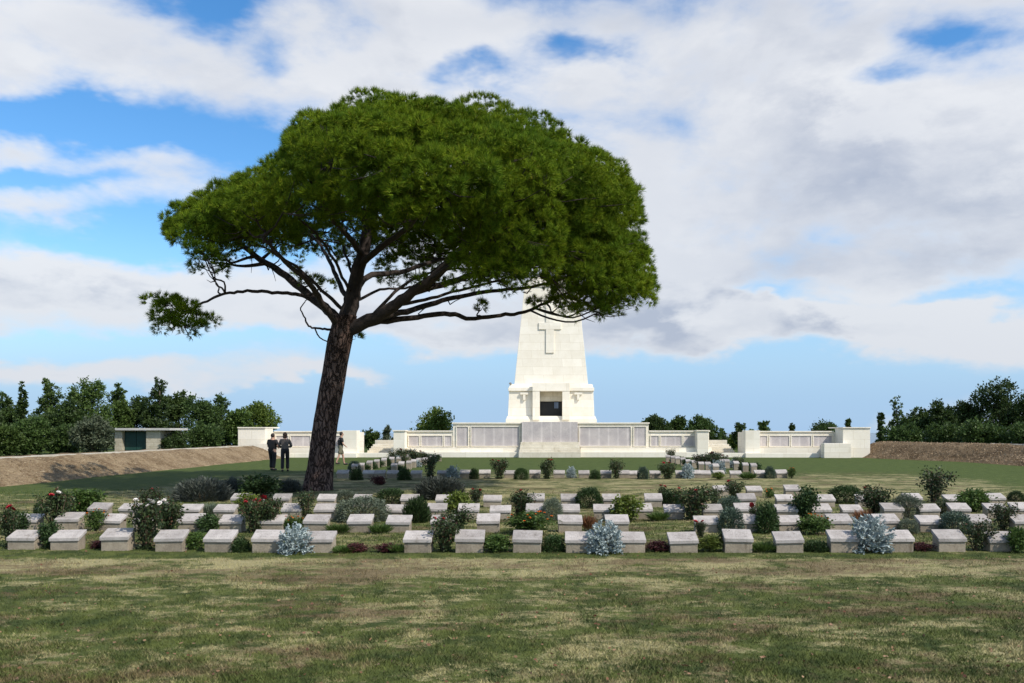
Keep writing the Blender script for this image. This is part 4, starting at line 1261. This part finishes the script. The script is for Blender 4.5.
def near_plant(X, Y):
    best = None
    for x, y, px, k in PX:
        if abs(y - Y - 0.1) < 0.9 and abs(x - X) < 0.85:
            d = abs(x - X) + 0.5 * abs(y - Y)
            if best is None or d < best[0]: best = (d, 'right' if x < X else 'left', DESC[k])
    return best
rs_ = random.Random(3)
for ri, i, X, Y, s in STONES:
    rn = ROWS[ri][0]
    nlen = len(ROWS[ri][3])
    npl = near_plant(X, Y)
    art = lambda w: ('an ' if w[0] in 'aeiou' else 'a ') + w
    where = f"{ORD[i]} from left in {rn}"
    lab = f"grey marker {where}" + (f", {npl[1]} of {npl[2]}" if npl else ", open grass beside it")
    r = empty('grave_marker', (X, Y, rs_.uniform(-0.012, 0.006)), lab, 'grave marker', 'grave markers with sloping slabs', math.radians(rs_.uniform(-2.2, 2.2)))
    r.rotation_euler[0] = math.radians(rs_.uniform(-1.6, 1.6)); r.rotation_euler[1] = math.radians(rs_.uniform(-1.3, 1.3))
    r.scale = (s * rs_.uniform(0.97, 1.03), s, s * rs_.uniform(0.95, 1.07))
    if (ri, i) == (0, 0):
        b0.parent = r; s0_.parent = r
    else:
        for src in (b0, s0_):
            c = src.copy(); COL.objects.link(c); c.parent = r
# the two double files of small upright markers that run towards the memorial
FILES = [(-6.7, 'inner left file', 36.4), (-8.4, 'outer left file', 36.0), (6.9, 'inner right file', 35.6), (8.5, 'outer right file', 35.6)]
first_up = True
for fx, fn, fy in FILES:
    for i in range(9):
        Y = fy + i * 1.75 + rs_.uniform(-0.12, 0.12)
        r = empty('upright_marker', (fx + rs_.uniform(-.08, .08), Y, 0), f"small pale upright marker, {ORD[i]} from the front in the {fn} of graves", 'grave marker', 'small upright markers in files towards the memorial', math.radians(rs_.uniform(-3, 3)))
        r.scale = (1.05, 1.0, rs_.uniform(1.02, 1.22))
        if first_up:
            UP_b.parent = r; UP_s.parent = r; first_up = False
        else:
            for src in (UP_b, UP_s):
                c = src.copy(); COL.objects.link(c); c.parent = r

# ------------------------------------------------------------------ shrubs: unit meshes (width 1, depth 1, height 1)
def shell_points(n, inner=0.75, flat=0.0):
    d = rand_unit(n)
    d[:, 2] = np.abs(d[:, 2])
    r = RNG.uniform(inner, 1.0, (n, 1))
    lump = np.array([1 + 0.13 * mnoise.noise(Vector(x) * 2.6 + Vector((n % 7, 3, 1))) + 0.08 * mnoise.noise(Vector(x) * 6) for x in d])[:, None]
    d2 = d / ((np.abs(d) ** 2.7).sum(1) ** (1 / 2.7))[:, None]
    p = d2 * r * lump
    p[:, 0] *= 0.5; p[:, 1] *= 0.5
    p[:, 2] *= 1.0
    return p, d

def dome_mesh(n, leaf, wid, inner=0.72, spread=0.7, up=0.2):
    p, d = shell_points(n, inner)
    dr = d + rand_unit(n) * spread + np.array([0, 0, up])
    dr /= np.linalg.norm(dr, axis=1)[:, None]
    L_ = RNG.uniform(0.65, 1.25, n) * leaf
    v, f = leaves(p - dr * L_[:, None] * 0.5, dr, L_, L_ * wid)
    v[:, 2] = np.maximum(v[:, 2], 0.0)
    return mesh_np('foliage', v, f)

def clumpy_mesh(ncl, per, leaf, wid, sz, squash=1.0):
    d = rand_unit(ncl)
    c = d * (RNG.random((ncl, 1)) ** 0.4) * np.array([0.42, 0.42, 0.42]) + np.array([0, 0, 0.5])
    idx = np.repeat(np.arange(ncl), per)
    n = len(idx)
    p = c[idx] + RNG.normal(size=(n, 3)) * sz
    dr = rand_unit(n) * 0.9 + d[idx] * 0.5 + np.array([0, 0, 0.25])
    dr /= np.linalg.norm(dr, axis=1)[:, None]
    L_ = RNG.uniform(0.6, 1.25, n) * leaf
    v, f = leaves(p, dr, L_, L_ * wid, 0.15)
    v[:, 2] = np.clip(v[:, 2], 0.0, 1.06)
    return mesh_np('foliage', v, f)

def spike_mesh(n, length, width, spread, base=0.3):
    a = RNG.uniform(0, 2 * np.pi, n)
    r = np.sqrt(RNG.random(n)) * base
    p = np.stack([np.cos(a) * r, np.sin(a) * r, RNG.uniform(0, 0.35, n)], 1)
    dr = np.stack([np.cos(a) * spread * r / base, np.sin(a) * spread * r / base, np.ones(n)], 1) + RNG.normal(size=(n, 3)) * 0.22
    dr /= np.linalg.norm(dr, axis=1)[:, None]
    L_ = RNG.uniform(0.7, 1.1, n) * length
    v, f = leaves(p, dr, L_, np.full(n, width))
    v[:, 2] = np.clip(v[:, 2], 0.0, 1.1)
    return mesh_np('foliage', v, f)

def silver_mesh(n):
    """deeply cut felted leaves: a midrib leaf with side lobes"""
    p, d = shell_points(n, 0.45)
    dr = d + rand_unit(n) * 0.55 + np.array([0, 0, 0.25])
    dr /= np.linalg.norm(dr, axis=1)[:, None]
    L_ = RNG.uniform(0.7, 1.2, n) * 0.20
    vs, fs, o = [], [], 0
    v, f = leaves(p - dr * L_[:, None] * 0.4, dr, L_, L_ * 0.32)
    vs.append(v); fs.append(f); o += len(v)
    for k in (0.25, 0.5, 0.7):
        for s in (-1, 1):
            sd = np.cross(dr, rand_unit(n)); sd /= np.linalg.norm(sd, axis=1)[:, None]
            q = dr * 0.6 + sd * s * 0.8
            v, f = leaves(p + dr * (L_ * (k - 0.4))[:, None], q, L_ * 0.45, L_ * 0.2)
            vs.append(v); fs.append(f + o); o += len(v)
    v = np.concatenate(vs)
    v[:, 2] = np.maximum(v[:, 2], 0)
    return mesh_np('foliage', v, np.concatenate(fs))

def rose_parts(nst, nleaf, spread, lo):
    """arching canes, compound leaves along them; returns stems, leaves and cane tips"""
    st = MB()
    P_, D_ = [], []
    tips = []
    for i in range(nst):
        a = random.uniform(0, 6.28)
        k = random.uniform(0.25, 1.0) * spread
        h = random.uniform(0.72, 1.0)
        base = Vector((math.cos(a) * 0.05, math.sin(a) * 0.05, 0))
        tip = Vector((math.cos(a) * k * 0.5, math.sin(a) * k * 0.5, h))
        pts = smoothpath([base, base.lerp(tip, 0.45) + Vector((random.uniform(-.06, .06), random.uniform(-.06, .06), 0.06)), tip], 4)
        st.tube(pts, np.linspace(0.018, 0.007, len(pts)), 5)
        tips.append(tip)
        for s in range(2):
            j = random.randrange(4, 8)
            e = pts[j] + Vector((random.uniform(-.22, .22), random.uniform(-.22, .22), random.uniform(0.05, 0.2)))
            st.tube([pts[j], pts[j].lerp(e, .5) + Vector((0, 0, .02)), e], [0.009, 0.007, 0.004], 4)
            tips.append(e)
            for q in range(nleaf // 3):
                P_.append(pts[j].lerp(e, random.uniform(0.2, 1.0))); D_.append(1)
        for q in range(nleaf):
            t = random.uniform(lo, 1.0)
            P_.append(pts[min(len(pts) - 1, int(t * len(pts)))])
    P_ = np.array([tuple(p) for p in P_])
    n = len(P_) * 3
    idx = np.repeat(np.arange(len(P_)), 3)
    off = RNG.normal(size=(n, 3)) * 0.055
    dr = off / (np.linalg.norm(off, axis=1)[:, None]) + rand_unit(n) * 0.5
    dr /= np.linalg.norm(dr, axis=1)[:, None]
    L_ = RNG.uniform(0.6, 1.2, n) * 0.085
    v, f = leaves(P_[idx] + off, dr, L_, L_ * 0.62, 0.1)
    v[:, 2] = np.maximum(v[:, 2], 0)
    me = bpy.data.meshes.new('stems'); me.from_pydata(st.v, [], st.f)
    me.materials.append(M['stem'])
    return me, mesh_np('foliage', v, f), sorted(tips, key=lambda p: -p.z - 0.3 * (-p.y))

def bloom_mesh(r):
    """layered cupped petals"""
    vs, fs, o = [], [], 0
    for ring, (n, tilt, s) in enumerate(((4, 1.25, 0.55), (6, 0.85, 0.85), (7, 0.35, 1.0))):
        a = np.arange(n) / n * 2 * np.pi + ring * 0.5
        dr = np.stack([np.cos(a) * math.cos(tilt), np.sin(a) * math.cos(tilt), np.full(n, math.sin(tilt))], 1)
        sd = np.stack([-np.sin(a), np.cos(a), np.zeros(n)], 1)
        base = np.zeros((n, 3))
        mid = dr * r * s * 0.6
        v = np.stack([base, mid + sd * r * s * 0.55, dr * r * s * 1.05 + np.array([0, 0, 0.1 * r]), mid - sd * r * s * 0.55], 1).reshape(-1, 3)
        vs.append(v); fs.append(np.arange(4 * n).reshape(n, 4) + o); o += 4 * n
    return mesh_np('bloom', np.concatenate(vs), np.concatenate(fs))
BLOOM = {}
for c in ('red', 'white', 'orange'):
    me = bloom_mesh(1.0)
    me.materials.append(M['bloom_' + c])
    BLOOM[c] = me

def stems_mesh(n, spread, hgt):
    st = MB()
    for i in range(n):
        a = random.uniform(0, 6.28); k = random.uniform(0.2, 1) * spread * 0.5
        e = Vector((math.cos(a) * k, math.sin(a) * k, hgt * random.uniform(0.7, 1)))
        st.tube([(0.2 * e.x, 0.2 * e.y, 0), e * 0.5 + Vector((0, 0, 0.05)), e], [0.018, 0.013, 0.006], 5)
    me = bpy.data.meshes.new('stems'); me.from_pydata(st.v, [], st.f)
    me.materials.append(M['stem'])
    return me

LIB = {}
def lib(kind, mat, meshes, stems):
    for me in meshes: me.materials.append(M[mat])
    LIB[kind] = [(me, stems(i)) for i, me in enumerate(meshes)]
std = lambda i: stems_mesh(7, 0.7, 0.7)
lib('dome', 'shrub_dark', [dome_mesh(4200, 0.085, 0.34, 0.72) for _ in range(2)], std)
lib('blue', 'shrub_blue', [dome_mesh(3600, 0.09, 0.36, 0.66, 0.8) for _ in range(2)], std)
lib('greydome', 'shrub_grey', [dome_mesh(6500, 0.06, 0.40, 0.74, 0.8) for _ in range(2)], std)
lib('dark', 'shrub_dark', [dome_mesh(2400, 0.11, 0.45, 0.5, 0.9) for _ in range(3)], std)
lib('green', 'shrub_green', [clumpy_mesh(60, 36, 0.115, 0.55, 0.085) for _ in range(3)], std)
lib('lime', 'shrub_lime', [clumpy_mesh(52, 34, 0.125, 0.55, 0.085) for _ in range(3)], std)
lib('leafy', 'shrub_dark', [clumpy_mesh(60, 36, 0.115, 0.52, 0.09) for _ in range(3)], std)
lib('lowgreen', 'shrub_green', [spike_mesh(420, 0.75, 0.05, 0.8, 0.42) for _ in range(2)], std)
lib('lowgrey', 'shrub_grey', [spike_mesh(420, 0.75, 0.05, 0.8, 0.42) for _ in range(2)], std)
lib('lavender', 'lavender', [dome_mesh(4600, 0.17, 0.12, 0.55, 0.5, 0.9) for _ in range(2)], std)
lib('conical', 'shrub_dark', [dome_mesh(3200, 0.17, 0.15, 0.55, 0.5, 0.9) for _ in range(1)], std)
lib('maroon', 'maroon', [clumpy_mesh(44, 30, 0.14, 0.5, 0.10) for _ in range(3)], std)
lib('rust', 'rust', [spike_mesh(300, 0.8, 0.05, 0.5, 0.35) for _ in range(2)], std)
lib('silver', 'silver', [silver_mesh(420) for _ in range(4)], std)
lib('orange', 'shrub_green', [clumpy_mesh(60, 34, 0.10, 0.5, 0.085) for _ in range(3)], std)
ROSE = []
for i in range(5):
    s, l, t = rose_parts(13, 34, 1.0, 0.06)
    l.materials.append(M['rose_leaf']); ROSE.append((s, l, t))
BARE = []
for i in range(3):
    s, l, t = rose_parts(10, 24, 1.0, 0.10)
    l.materials.append(M['rose_leaf']); BARE.append((s, l, t))

def make_plant(kind, X, Y, w, h, label, k):
    kk = kind.split('_')[0]
    root = empty(NAME[kk], (X, Y, 0), label, 'rose bush' if kk == 'rose' else 'plant' if kk in ('maroon', 'rust', 'lowgreen', 'lowgrey') else 'shrub', 'plants between the graves', random.uniform(0, 6.28))
    root.scale = (w, w, h)
    if kk == 'rose':
        s, l, tips = (BARE[k % 3] if kind in ('rose_bare', 'rose_tall') else ROSE[k % 5])
        link('foliage', l, None, root); link('stems', s, None, root)
        cols = {'rose_red': ['red'] * 2, 'rose_white': ['white'] * 7, 'rose_mixed': ['red', 'white', 'white', 'red'], 'rose_bloom': ['red'] * 4 + ['white'], 'rose_bare': [], 'rose_tall': []}[kind]
        size = 0.044 if Y < 25 else 0.065
        for c, t in zip(cols, tips):
            o = link('bloom', BLOOM[c], None, root)
            o.location = t
            sz = size * random.uniform(0.7, 1.25) * (1.5 if kind == 'rose_bloom' and c == 'red' else 1)
            o.scale = (sz / w, sz / w, sz / h)
            o.rotation_euler = (random.uniform(-.5, .5), random.uniform(-.5, .5), random.uniform(0, 6))
    else:
        var = LIB[kk]
        l, s = var[k % len(var)]
        link('foliage', l, None, root); link('stems', s, None, root)
        if kk == 'orange':
            nb = 16 if w > 0.6 else 7
            for j in range(nb):
                a = random.uniform(0, 6.28); e = random.uniform(0.25, 1.3)
                o = link('bloom', BLOOM['orange'], None, root)
                o.location = (0.5 * math.cos(a) * math.cos(e), 0.5 * math.sin(a) * math.cos(e), 0.5 + 0.5 * math.sin(e))
                sz = random.uniform(0.018, 0.030)
                o.scale = (sz / w, sz / w, sz / h)
                o.rotation_euler = (random.uniform(-.6, .6), random.uniform(-.6, .6), 0)
    return root

# labels of the plants: kind, then the graves they stand between
by_row = {}
for ri, i, X, Y, s in STONES: by_row.setdefault(ri, []).append((X, Y, i))
used = {}
for k, (px, top, bot, w, kind) in enumerate(PLANTS):
    Y = gY(bot)
    X = (px - HX) * Y / F
    ri = min(by_row, key=lambda r: abs(by_row[r][0][1] + 0.15 - Y))
    row = sorted(by_row[ri])
    left = [q for q in row if q[0] < X]
    right = [q for q in row if q[0] >= X]
    rn = ROWS[ri][0].replace('short ', '').replace(' at right', '')
    beh = 'behind ' if Y - row[0][1] > 0.7 else ''
    if left and right:
        loc = f"{beh or 'between '}{ORD[left[-1][2]]} and {ORD[right[0][2]]} markers of the {rn}"
    elif left:
        loc = f"{beh}right of the last marker of the {rn}"
    else:
        loc = f"{beh}left of the first marker of the {rn}"
    lab = f"{DESC[kind]} {loc}"
    if lab in used:
        used[lab] += 1
        lab = f"{'another' if used[lab] > 2 else 'second'} " + lab
        lab = lab.replace('another', 'farther right')
    used.setdefault(lab, 1)
    Y += np.interp(px, [0, 260, 1024], [0.15, 0, 0])
    wm, hm = w * Y / F * (1.3 if kind.startswith('rose') else 0.97 if kind == 'silver' else 1.06), (bot - top) * Y / F
    make_plant(kind, X, Y + wm * 0.1, wm, hm, lab, k)
# plants along the files
fk = ['leafy', 'rose_white', 'dome', 'blue', 'rose_bare', 'leafy', 'silver', 'dark', 'rose_red']
for fi, (fx, fn, fy) in enumerate(FILES):
    for i in range(9):
        kind = fk[(i * 2 + fi * 3) % 9]
        Y = fy + i * 1.75 + 0.85
        wv = random.uniform(0.5, 0.85)
        hv = random.uniform(0.32, 0.55) if 'rose' not in kind else random.uniform(0.5, 0.8)
        make_plant(kind, fx + math.copysign(0.2, fx) + random.uniform(-.15, .15), Y, wv, hv, f"{DESC[kind]} behind the {ORD[i]} upright marker in the {fn}", i + fi)

# ------------------------------------------------------------------ visitors
def skin(name, pts, edges, radii, root, sub=2):
    me = bpy.data.meshes.new(name)
    me.from_pydata([tuple(p) for p in pts], edges, [])
    o = bpy.data.objects.new(name, me)
    COL.objects.link(o)
    sk = o.modifiers.new('skin', 'SKIN')
    for i, r in enumerate(radii):
        d = me.skin_vertices[0].data[i]
        d.radius = (r, r) if not isinstance(r, tuple) else r
        d.use_root = (i == root)
    ss = o.modifiers.new('sub', 'SUBSURF')
    ss.levels = ss.render_levels = sub
    dg = bpy.context.evaluated_depsgraph_get()
    dg.update()
    out = bpy.data.meshes.new_from_object(o.evaluated_get(dg))
    bpy.data.objects.remove(o)
    out.polygons.foreach_set('use_smooth', np.ones(len(out.polygons), dtype=bool))
    return out
def ellip(c, r, seg=14, rings=10):
    vs, fs = [], []
    for j in range(rings + 1):
        t = math.pi * j / rings
        for k in range(seg):
            a = 2 * math.pi * k / seg
            vs.append((c[0] + r[0] * math.sin(t) * math.cos(a), c[1] + r[1] * math.sin(t) * math.sin(a), c[2] + r[2] * math.cos(t)))
    for j in range(rings):
        for k in range(seg):
            fs.append((j * seg + k, j * seg + (k + 1) % seg, (j + 1) * seg + (k + 1) % seg, (j + 1) * seg + k))
    return vs, fs
def person_mat(n, c, **k): return simple_mat(n, c, 0.8, 0.15, 12, **k)
SKIN = person_mat('skin', (0.42, 0.25, 0.18))
BLACK = person_mat('black_cloth', (0.006, 0.006, 0.007))
NAVY = person_mat('dark_trouser_cloth', (0.007, 0.008, 0.012))
TWEED = simple_mat('grey_brown_knit', (0.10, 0.085, 0.075), 0.9, 0.6, 45)
KHAKI = person_mat('khaki_cloth', (0.13, 0.12, 0.075))
HAIR = person_mat('dark_hair', (0.02, 0.012, 0.009))
HAIRB = person_mat('brown_hair', (0.045, 0.022, 0.013))
SHOE = person_mat('shoe_leather', (0.02, 0.018, 0.017))
EYE = person_mat('eye', (0.03, 0.02, 0.015))

def make_person(X, Y, rz, label, hgt, stride, shirt, trousers, hair, hairlong, shorts, arms, build, foot_swing=0.0, lean=0.0):
    """faces +y in its own frame before rz; stride = half step, arms = list of two elbow/hand offsets"""
    root = empty('person', (X, Y, 0), label, 'person', None, rz)
    root.scale = (hgt / 1.75,) * 3
    B = build
    hipz, kneez, ank = 0.92, 0.50, 0.09
    P_ = {'pel': (0, 0, 0.97), 'wa': (0, 0.01, 1.12), 'ch': (0, lean * 0.5, 1.32), 'nk': (0, lean, 1.475), 'hd0': (0, lean + 0.02, 1.56), 'hd1': (0, lean + 0.035, 1.67)}
    R_ = {'pel': (0.155 * B, 0.115 * B), 'wa': (0.145 * B, 0.11 * B), 'ch': (0.17 * B, 0.12 * B), 'nk': (0.06, 0.06), 'hd0': (0.07, 0.08), 'hd1': (0.075, 0.092)}
    E_ = [('pel', 'wa'), ('wa', 'ch'), ('ch', 'nk'), ('nk', 'hd0'), ('hd0', 'hd1')]
    hands = []
    for s, st in ((-1, stride), (1, -stride)):
        n = 'L' if s < 0 else 'R'
        hx = 0.095 * B * s
        kneey = st * 0.55 + 0.03
        footy = st
        lift = foot_swing if st < 0 else 0.0
        P_['h' + n] = (hx, 0, hipz); P_['k' + n] = (hx * 1.08, kneey, kneez); P_['a' + n] = (hx * 1.12, footy - 0.02, ank + lift)
        P_['t' + n] = (hx * 1.2, footy + 0.14, 0.035 + lift * 0.4)
        R_['h' + n] = 0.095 * B; R_['k' + n] = 0.06; R_['a' + n] = 0.042; R_['t' + n] = 0.036
        E_ += [('pel', 'h' + n), ('h' + n, 'k' + n), ('k' + n, 'a' + n), ('a' + n, 't' + n)]
        (ex, ey, ez), (wx_, wy, wz_) = arms[0 if s < 0 else 1]
        P_['s' + n] = (0.185 * B * s, lean * 0.85, 1.415); P_['e' + n] = (ex * s, ey + lean * 0.5, ez); P_['w' + n] = (wx_ * s, wy, wz_)
        dirv = (Vector(P_['w' + n]) - Vector(P_['e' + n])).normalized()
        P_['p' + n] = tuple(Vector(P_['w' + n]) + dirv * 0.075)
        R_['s' + n] = 0.062 * B; R_['e' + n] = 0.043; R_['w' + n] = 0.027; R_['p' + n] = (0.038, 0.018)
        E_ += [('ch', 's' + n), ('s' + n, 'e' + n), ('e' + n, 'w' + n), ('w' + n, 'p' + n)]
        hands.append((Vector(P_['p' + n]), dirv, s))
    keys = list(P_)
    ix = {k: i for i, k in enumerate(keys)}
    me = skin('body', [P_[k] for k in keys], [(ix[a], ix[b_]) for a, b_ in E_], [R_[k] for k in keys], ix['pel'])
    bm = bmesh.new(); bm.from_mesh(me)
    tmp = MB()
    for p, d, s in hands:                            # five bent fingers on each hand
        side = d.cross(Vector((0, 1, 0)));
        if side.length < 0.2: side = d.cross(Vector((1, 0, 0)))
        side.normalize(); nrm = side.cross(d).normalized()
        for i in range(4):
            o = side * (0.014 * (1.5 - i)) * 1.4
            ln = (0.066, 0.078, 0.072, 0.056)[i]
            a = p + o - d * 0.02
            tmp.tube([a, a + d * ln * 0.55, a + d * ln * 0.85 + nrm * 0.015, a + d * ln + nrm * 0.034], [0.0095, 0.0092, 0.0085, 0.006], 6)
        a = p - d * 0.05 + side * 0.02
        tmp.tube([a, a + side * 0.028 + d * 0.02, a + side * 0.036 + d * 0.052 + nrm * 0.012], [0.012, 0.011, 0.007], 6)
    hc = Vector(P_['hd1'])
    tmp.add(*ellip((hc.x, hc.y + 0.005, hc.z - 0.012), (0.077, 0.094, 0.112)))
    tmp.add(*ellip((hc.x, hc.y + 0.098, hc.z - 0.035), (0.014, 0.020, 0.022), 8, 6))       # nose
    for s in (-1, 1): tmp.add(*ellip((hc.x + 0.078 * s, hc.y, hc.z - 0.02), (0.012, 0.022, 0.034), 8, 6))
    tmp.add(*ellip((hc.x, hc.y + 0.088, hc.z - 0.078), (0.026, 0.010, 0.008), 8, 6))       # mouth
    m2 = bpy.data.meshes.new('tmp'); m2.from_pydata(tmp.v, [], tmp.f)
    bm.from_mesh(m2)
    for fc in bm.faces: fc.smooth = True
    bm.to_mesh(me); bm.free()
    link('body', me, SKIN, root)
    for s in (-1, 1):
        e = MB().add(*ellip((hc.x + 0.031 * s, hc.y + 0.088, hc.z - 0.005), (0.012, 0.008, 0.008), 8, 6)).build('eye', EYE, root, True)
    hm = MB()
    if hairlong:
        hm.add(*ellip((hc.x, hc.y - 0.022, hc.z + 0.008), (0.103, 0.105, 0.128)))
        hm.add(*ellip((hc.x, hc.y - 0.052, hc.z - 0.085), (0.098, 0.066, 0.085)))
    else:
        hm.add(*ellip((hc.x, hc.y - 0.022, hc.z + 0.008), (0.090, 0.098, 0.118)))
    hm.build('hair', hair, root, True)
    # clothes follow the same skeleton
    def cloth(name, ks, es, grow, mat, cut=None):
        pts = []; rad = []
        for k in ks:
            pts.append(P_[k] if k in P_ else cut[k])
            r = R_[k] if k in R_ else cut[k + '_r']
            rad.append(tuple(x + grow for x in r) if isinstance(r, tuple) else r + grow)
        q = {k: i for i, k in enumerate(ks)}
        link(name, skin(name, pts, [(q[a], q[b_]) for a, b_ in es], rad, 0), mat, root)
    mid = lambda a, b_, t: tuple(Vector(P_[a]).lerp(Vector(P_[b_]), t))
    slv = {'nk0': (0, lean * 0.9, 1.445), 'nk0_r': (0.075, 0.07), 'hem': (0, 0, 0.83), 'hem_r': (0.175 * B, 0.135 * B)}
    ks = ['ch', 'wa', 'hem', 'nk0', 'sL', 'sR']; es = [('ch', 'wa'), ('wa', 'hem'), ('ch', 'nk0'), ('ch', 'sL'), ('ch', 'sR')]
    long_sleeve = hairlong
    for n in 'LR':
        if long_sleeve:
            slv['c' + n] = mid('e' + n, 'w' + n, 0.9); slv['c' + n + '_r'] = 0.032
            ks += ['e' + n, 'c' + n]; es += [('s' + n, 'e' + n), ('e' + n, 'c' + n)]
        else:
            slv['c' + n] = mid('s' + n, 'e' + n, 0.75); slv['c' + n + '_r'] = 0.052
            ks += ['c' + n]; es += [('s' + n, 'c' + n)]
    cloth('shirt', ks, es, 0.024, shirt, slv)
    tr_ = {'top': (0, 0, 1.13), 'top_r': (0.155 * B, 0.12 * B)}
    ks = ['pel', 'top', 'hL', 'hR']; es = [('pel', 'top'), ('pel', 'hL'), ('pel', 'hR')]
    for n in 'LR':
        if shorts:
            tr_['c' + n] = mid('h' + n, 'k' + n, 0.88); tr_['c' + n + '_r'] = 0.088
            ks += ['c' + n]; es += [('h' + n, 'c' + n)]
        else:
            tr_['c' + n] = mid('k' + n, 'a' + n, 0.96); tr_['c' + n + '_r'] = 0.062
            ks += ['k' + n, 'c' + n]; es += [('h' + n, 'k' + n), ('k' + n, 'c' + n)]
    cloth('trousers' if not shorts else 'shorts', ks, es, 0.022, trousers, tr_)
    for n in 'LR':
        a, t = Vector(P_['a' + n]), Vector(P_['t' + n])
        mb = MB(); c = a.lerp(t, 0.5)
        mb.add(*ellip((c.x, c.y + 0.01, max(0.052, c.z - 0.01)), (0.052, 0.14, 0.052)))
        mb.build('shoe', SHOE, root, True)
    return root
Yp = gY(470.5)
make_person((272.5 - HX) * Yp / F, Yp, math.radians(-25), 'person in black T-shirt and black trousers standing left of the pine', 1.66, 0.06, BLACK, BLACK, HAIR, False, False,
            [((0.30, 0.02, 1.14), (0.20, 0.20, 1.06)), ((0.30, 0.03, 1.14), (0.16, 0.22, 1.10))], 1.22)
Yp = gY(471.5)
make_person((285 - HX) * Yp / F, Yp, math.radians(12), 'person in grey-brown knit top and dark trousers beside the person in black T-shirt', 1.70, -0.10, TWEED, NAVY, HAIRB, True, False,
            [((0.27, 0.03, 1.15), (0.16, 0.20, 1.10)), ((0.28, 0.02, 1.15), (0.15, 0.20, 1.12))], 1.0)
Yp = gY(465)
make_person((340.5 - HX) * Yp / F, Yp, math.radians(-62), 'person in dark top and khaki shorts walking just right of the trunk', 1.72, 0.24, BLACK, KHAKI, HAIR, False, True,
            [((0.25, -0.10, 1.14), (0.24, 0.06, 0.97)), ((0.25, 0.06, 1.14), (0.2, 0.22, 1.02))], 1.0, 0.07, 0.03)

# ------------------------------------------------------------------ turf blades and litter
def scatter_xy(n, y0, y1, margin=1.08):
    """even in the picture: more blades where the turf is near"""
    t = RNG.random(n)
    y = 1.0 / (1.0 / y0 + t * (1.0 / y1 - 1.0 / y0))
    xl = (-60 - HX) / F * y * margin
    xr_ = (1084 - HX) / F * y * margin
    return xl + RNG.random(n) * (xr_ - xl), y

n = 230000
x, y = scatter_xy(n, 5.2, 13.5)
pos = np.stack([x, y, np.full(n, -0.004)], 1)
a = RNG.uniform(0, 2 * np.pi, n)
dr = np.stack([np.cos(a) * 0.75, np.sin(a) * 0.75, np.ones(n)], 1)
dr /= np.linalg.norm(dr, axis=1)[:, None]
ck = np.array([mnoise.noise(Vector((a_ * 2.2, b_ * 2.2, 0))) + 0.6 * mnoise.noise(Vector((a_ * 9, b_ * 9, 5))) for a_, b_ in zip(x, y)])
v, f = needles(pos, dr, RNG.uniform(0.018, 0.046, n) * np.clip(1 + 0.8 * ck, 0.35, 2.0), 0.0075)
tag(link('grass', mesh_np('grass', v, f), M['blade']), kind='stuff')
n = 60000
x, y = scatter_xy(n, 13.0, 26)
pos = np.stack([x, y, np.full(n, -0.004)], 1)
a = RNG.uniform(0, 2 * np.pi, n)
dr = np.stack([np.cos(a) * 0.7, np.sin(a) * 0.7, np.ones(n)], 1)
dr /= np.linalg.norm(dr, axis=1)[:, None]
v, f = needles(pos, dr, RNG.uniform(0.03, 0.065, n), 0.014)
tag(link('grass', mesh_np('grass', v, f), M['blade']), kind='stuff')
# fallen leaves
M['litter'] = leaf_mat('fallen_leaves', (0.13, 0.045, 0.025), (0.32, 0.20, 0.11), 0.1)
n = 900
x, y = scatter_xy(n, 5.5, 14)
pos = np.stack([x, y, RNG.uniform(0.012, 0.03, n)], 1)
a = RNG.uniform(0, 2 * np.pi, n)
dr = np.stack([np.cos(a), np.sin(a), RNG.uniform(-0.1, 0.3, n)], 1)
dr /= np.linalg.norm(dr, axis=1)[:, None]
L_ = RNG.uniform(0.02, 0.045, n)
v, f = leaves(pos, dr, L_, L_ * 0.6)
tag(link('fallen_leaves', mesh_np('fallen_leaves', v, f), M['litter']), kind='stuff')

# dry stalks on the left bank, chips of mulch on the right one
M['dry_stalk'] = leaf_mat('dry_stalks', (0.28, 0.205, 0.115), (0.54, 0.44, 0.29), 0.1)
M['chip'] = leaf_mat('mulch_chips', (0.15, 0.10, 0.058), (0.40, 0.30, 0.19), 0.05)
for bt, (xa, xb, ya, yb), mat, nm, n, ln, wd in ((BANKTREES[0], (-19.3, -17.5, 18.5, 57.5), 'dry_stalk', 'dry_grass', 32000, 0.11, 0.17), (BANKTREES[1], (21.2, 25.9, 24.5, 59.5), 'chip', 'mulch_chips', 20000, 0.085, 0.4)):
    pts, drs = [], []
    while len(pts) < n:
        y_ = 1 / random.uniform(1 / yb, 1 / ya)
        loc, nor, idx, dist = bt.ray_cast(Vector((random.uniform(xa, xb), y_, 5)), Vector((0, 0, -1)))
        if loc is None or loc.z < 0.01: continue
        pts.append(tuple(loc + nor * 0.01)); drs.append(tuple((nor * random.uniform(0.1, 0.8) + Vector((random.gauss(0, 1), random.gauss(0, 1), random.gauss(0, .3)))).normalized()))
    L_ = RNG.uniform(0.5, 1.3, n) * ln
    v, f = leaves(np.array(pts), np.array(drs), L_, L_ * wd)
    tag(link(nm, mesh_np(nm, v, f), M[mat]), kind='stuff')
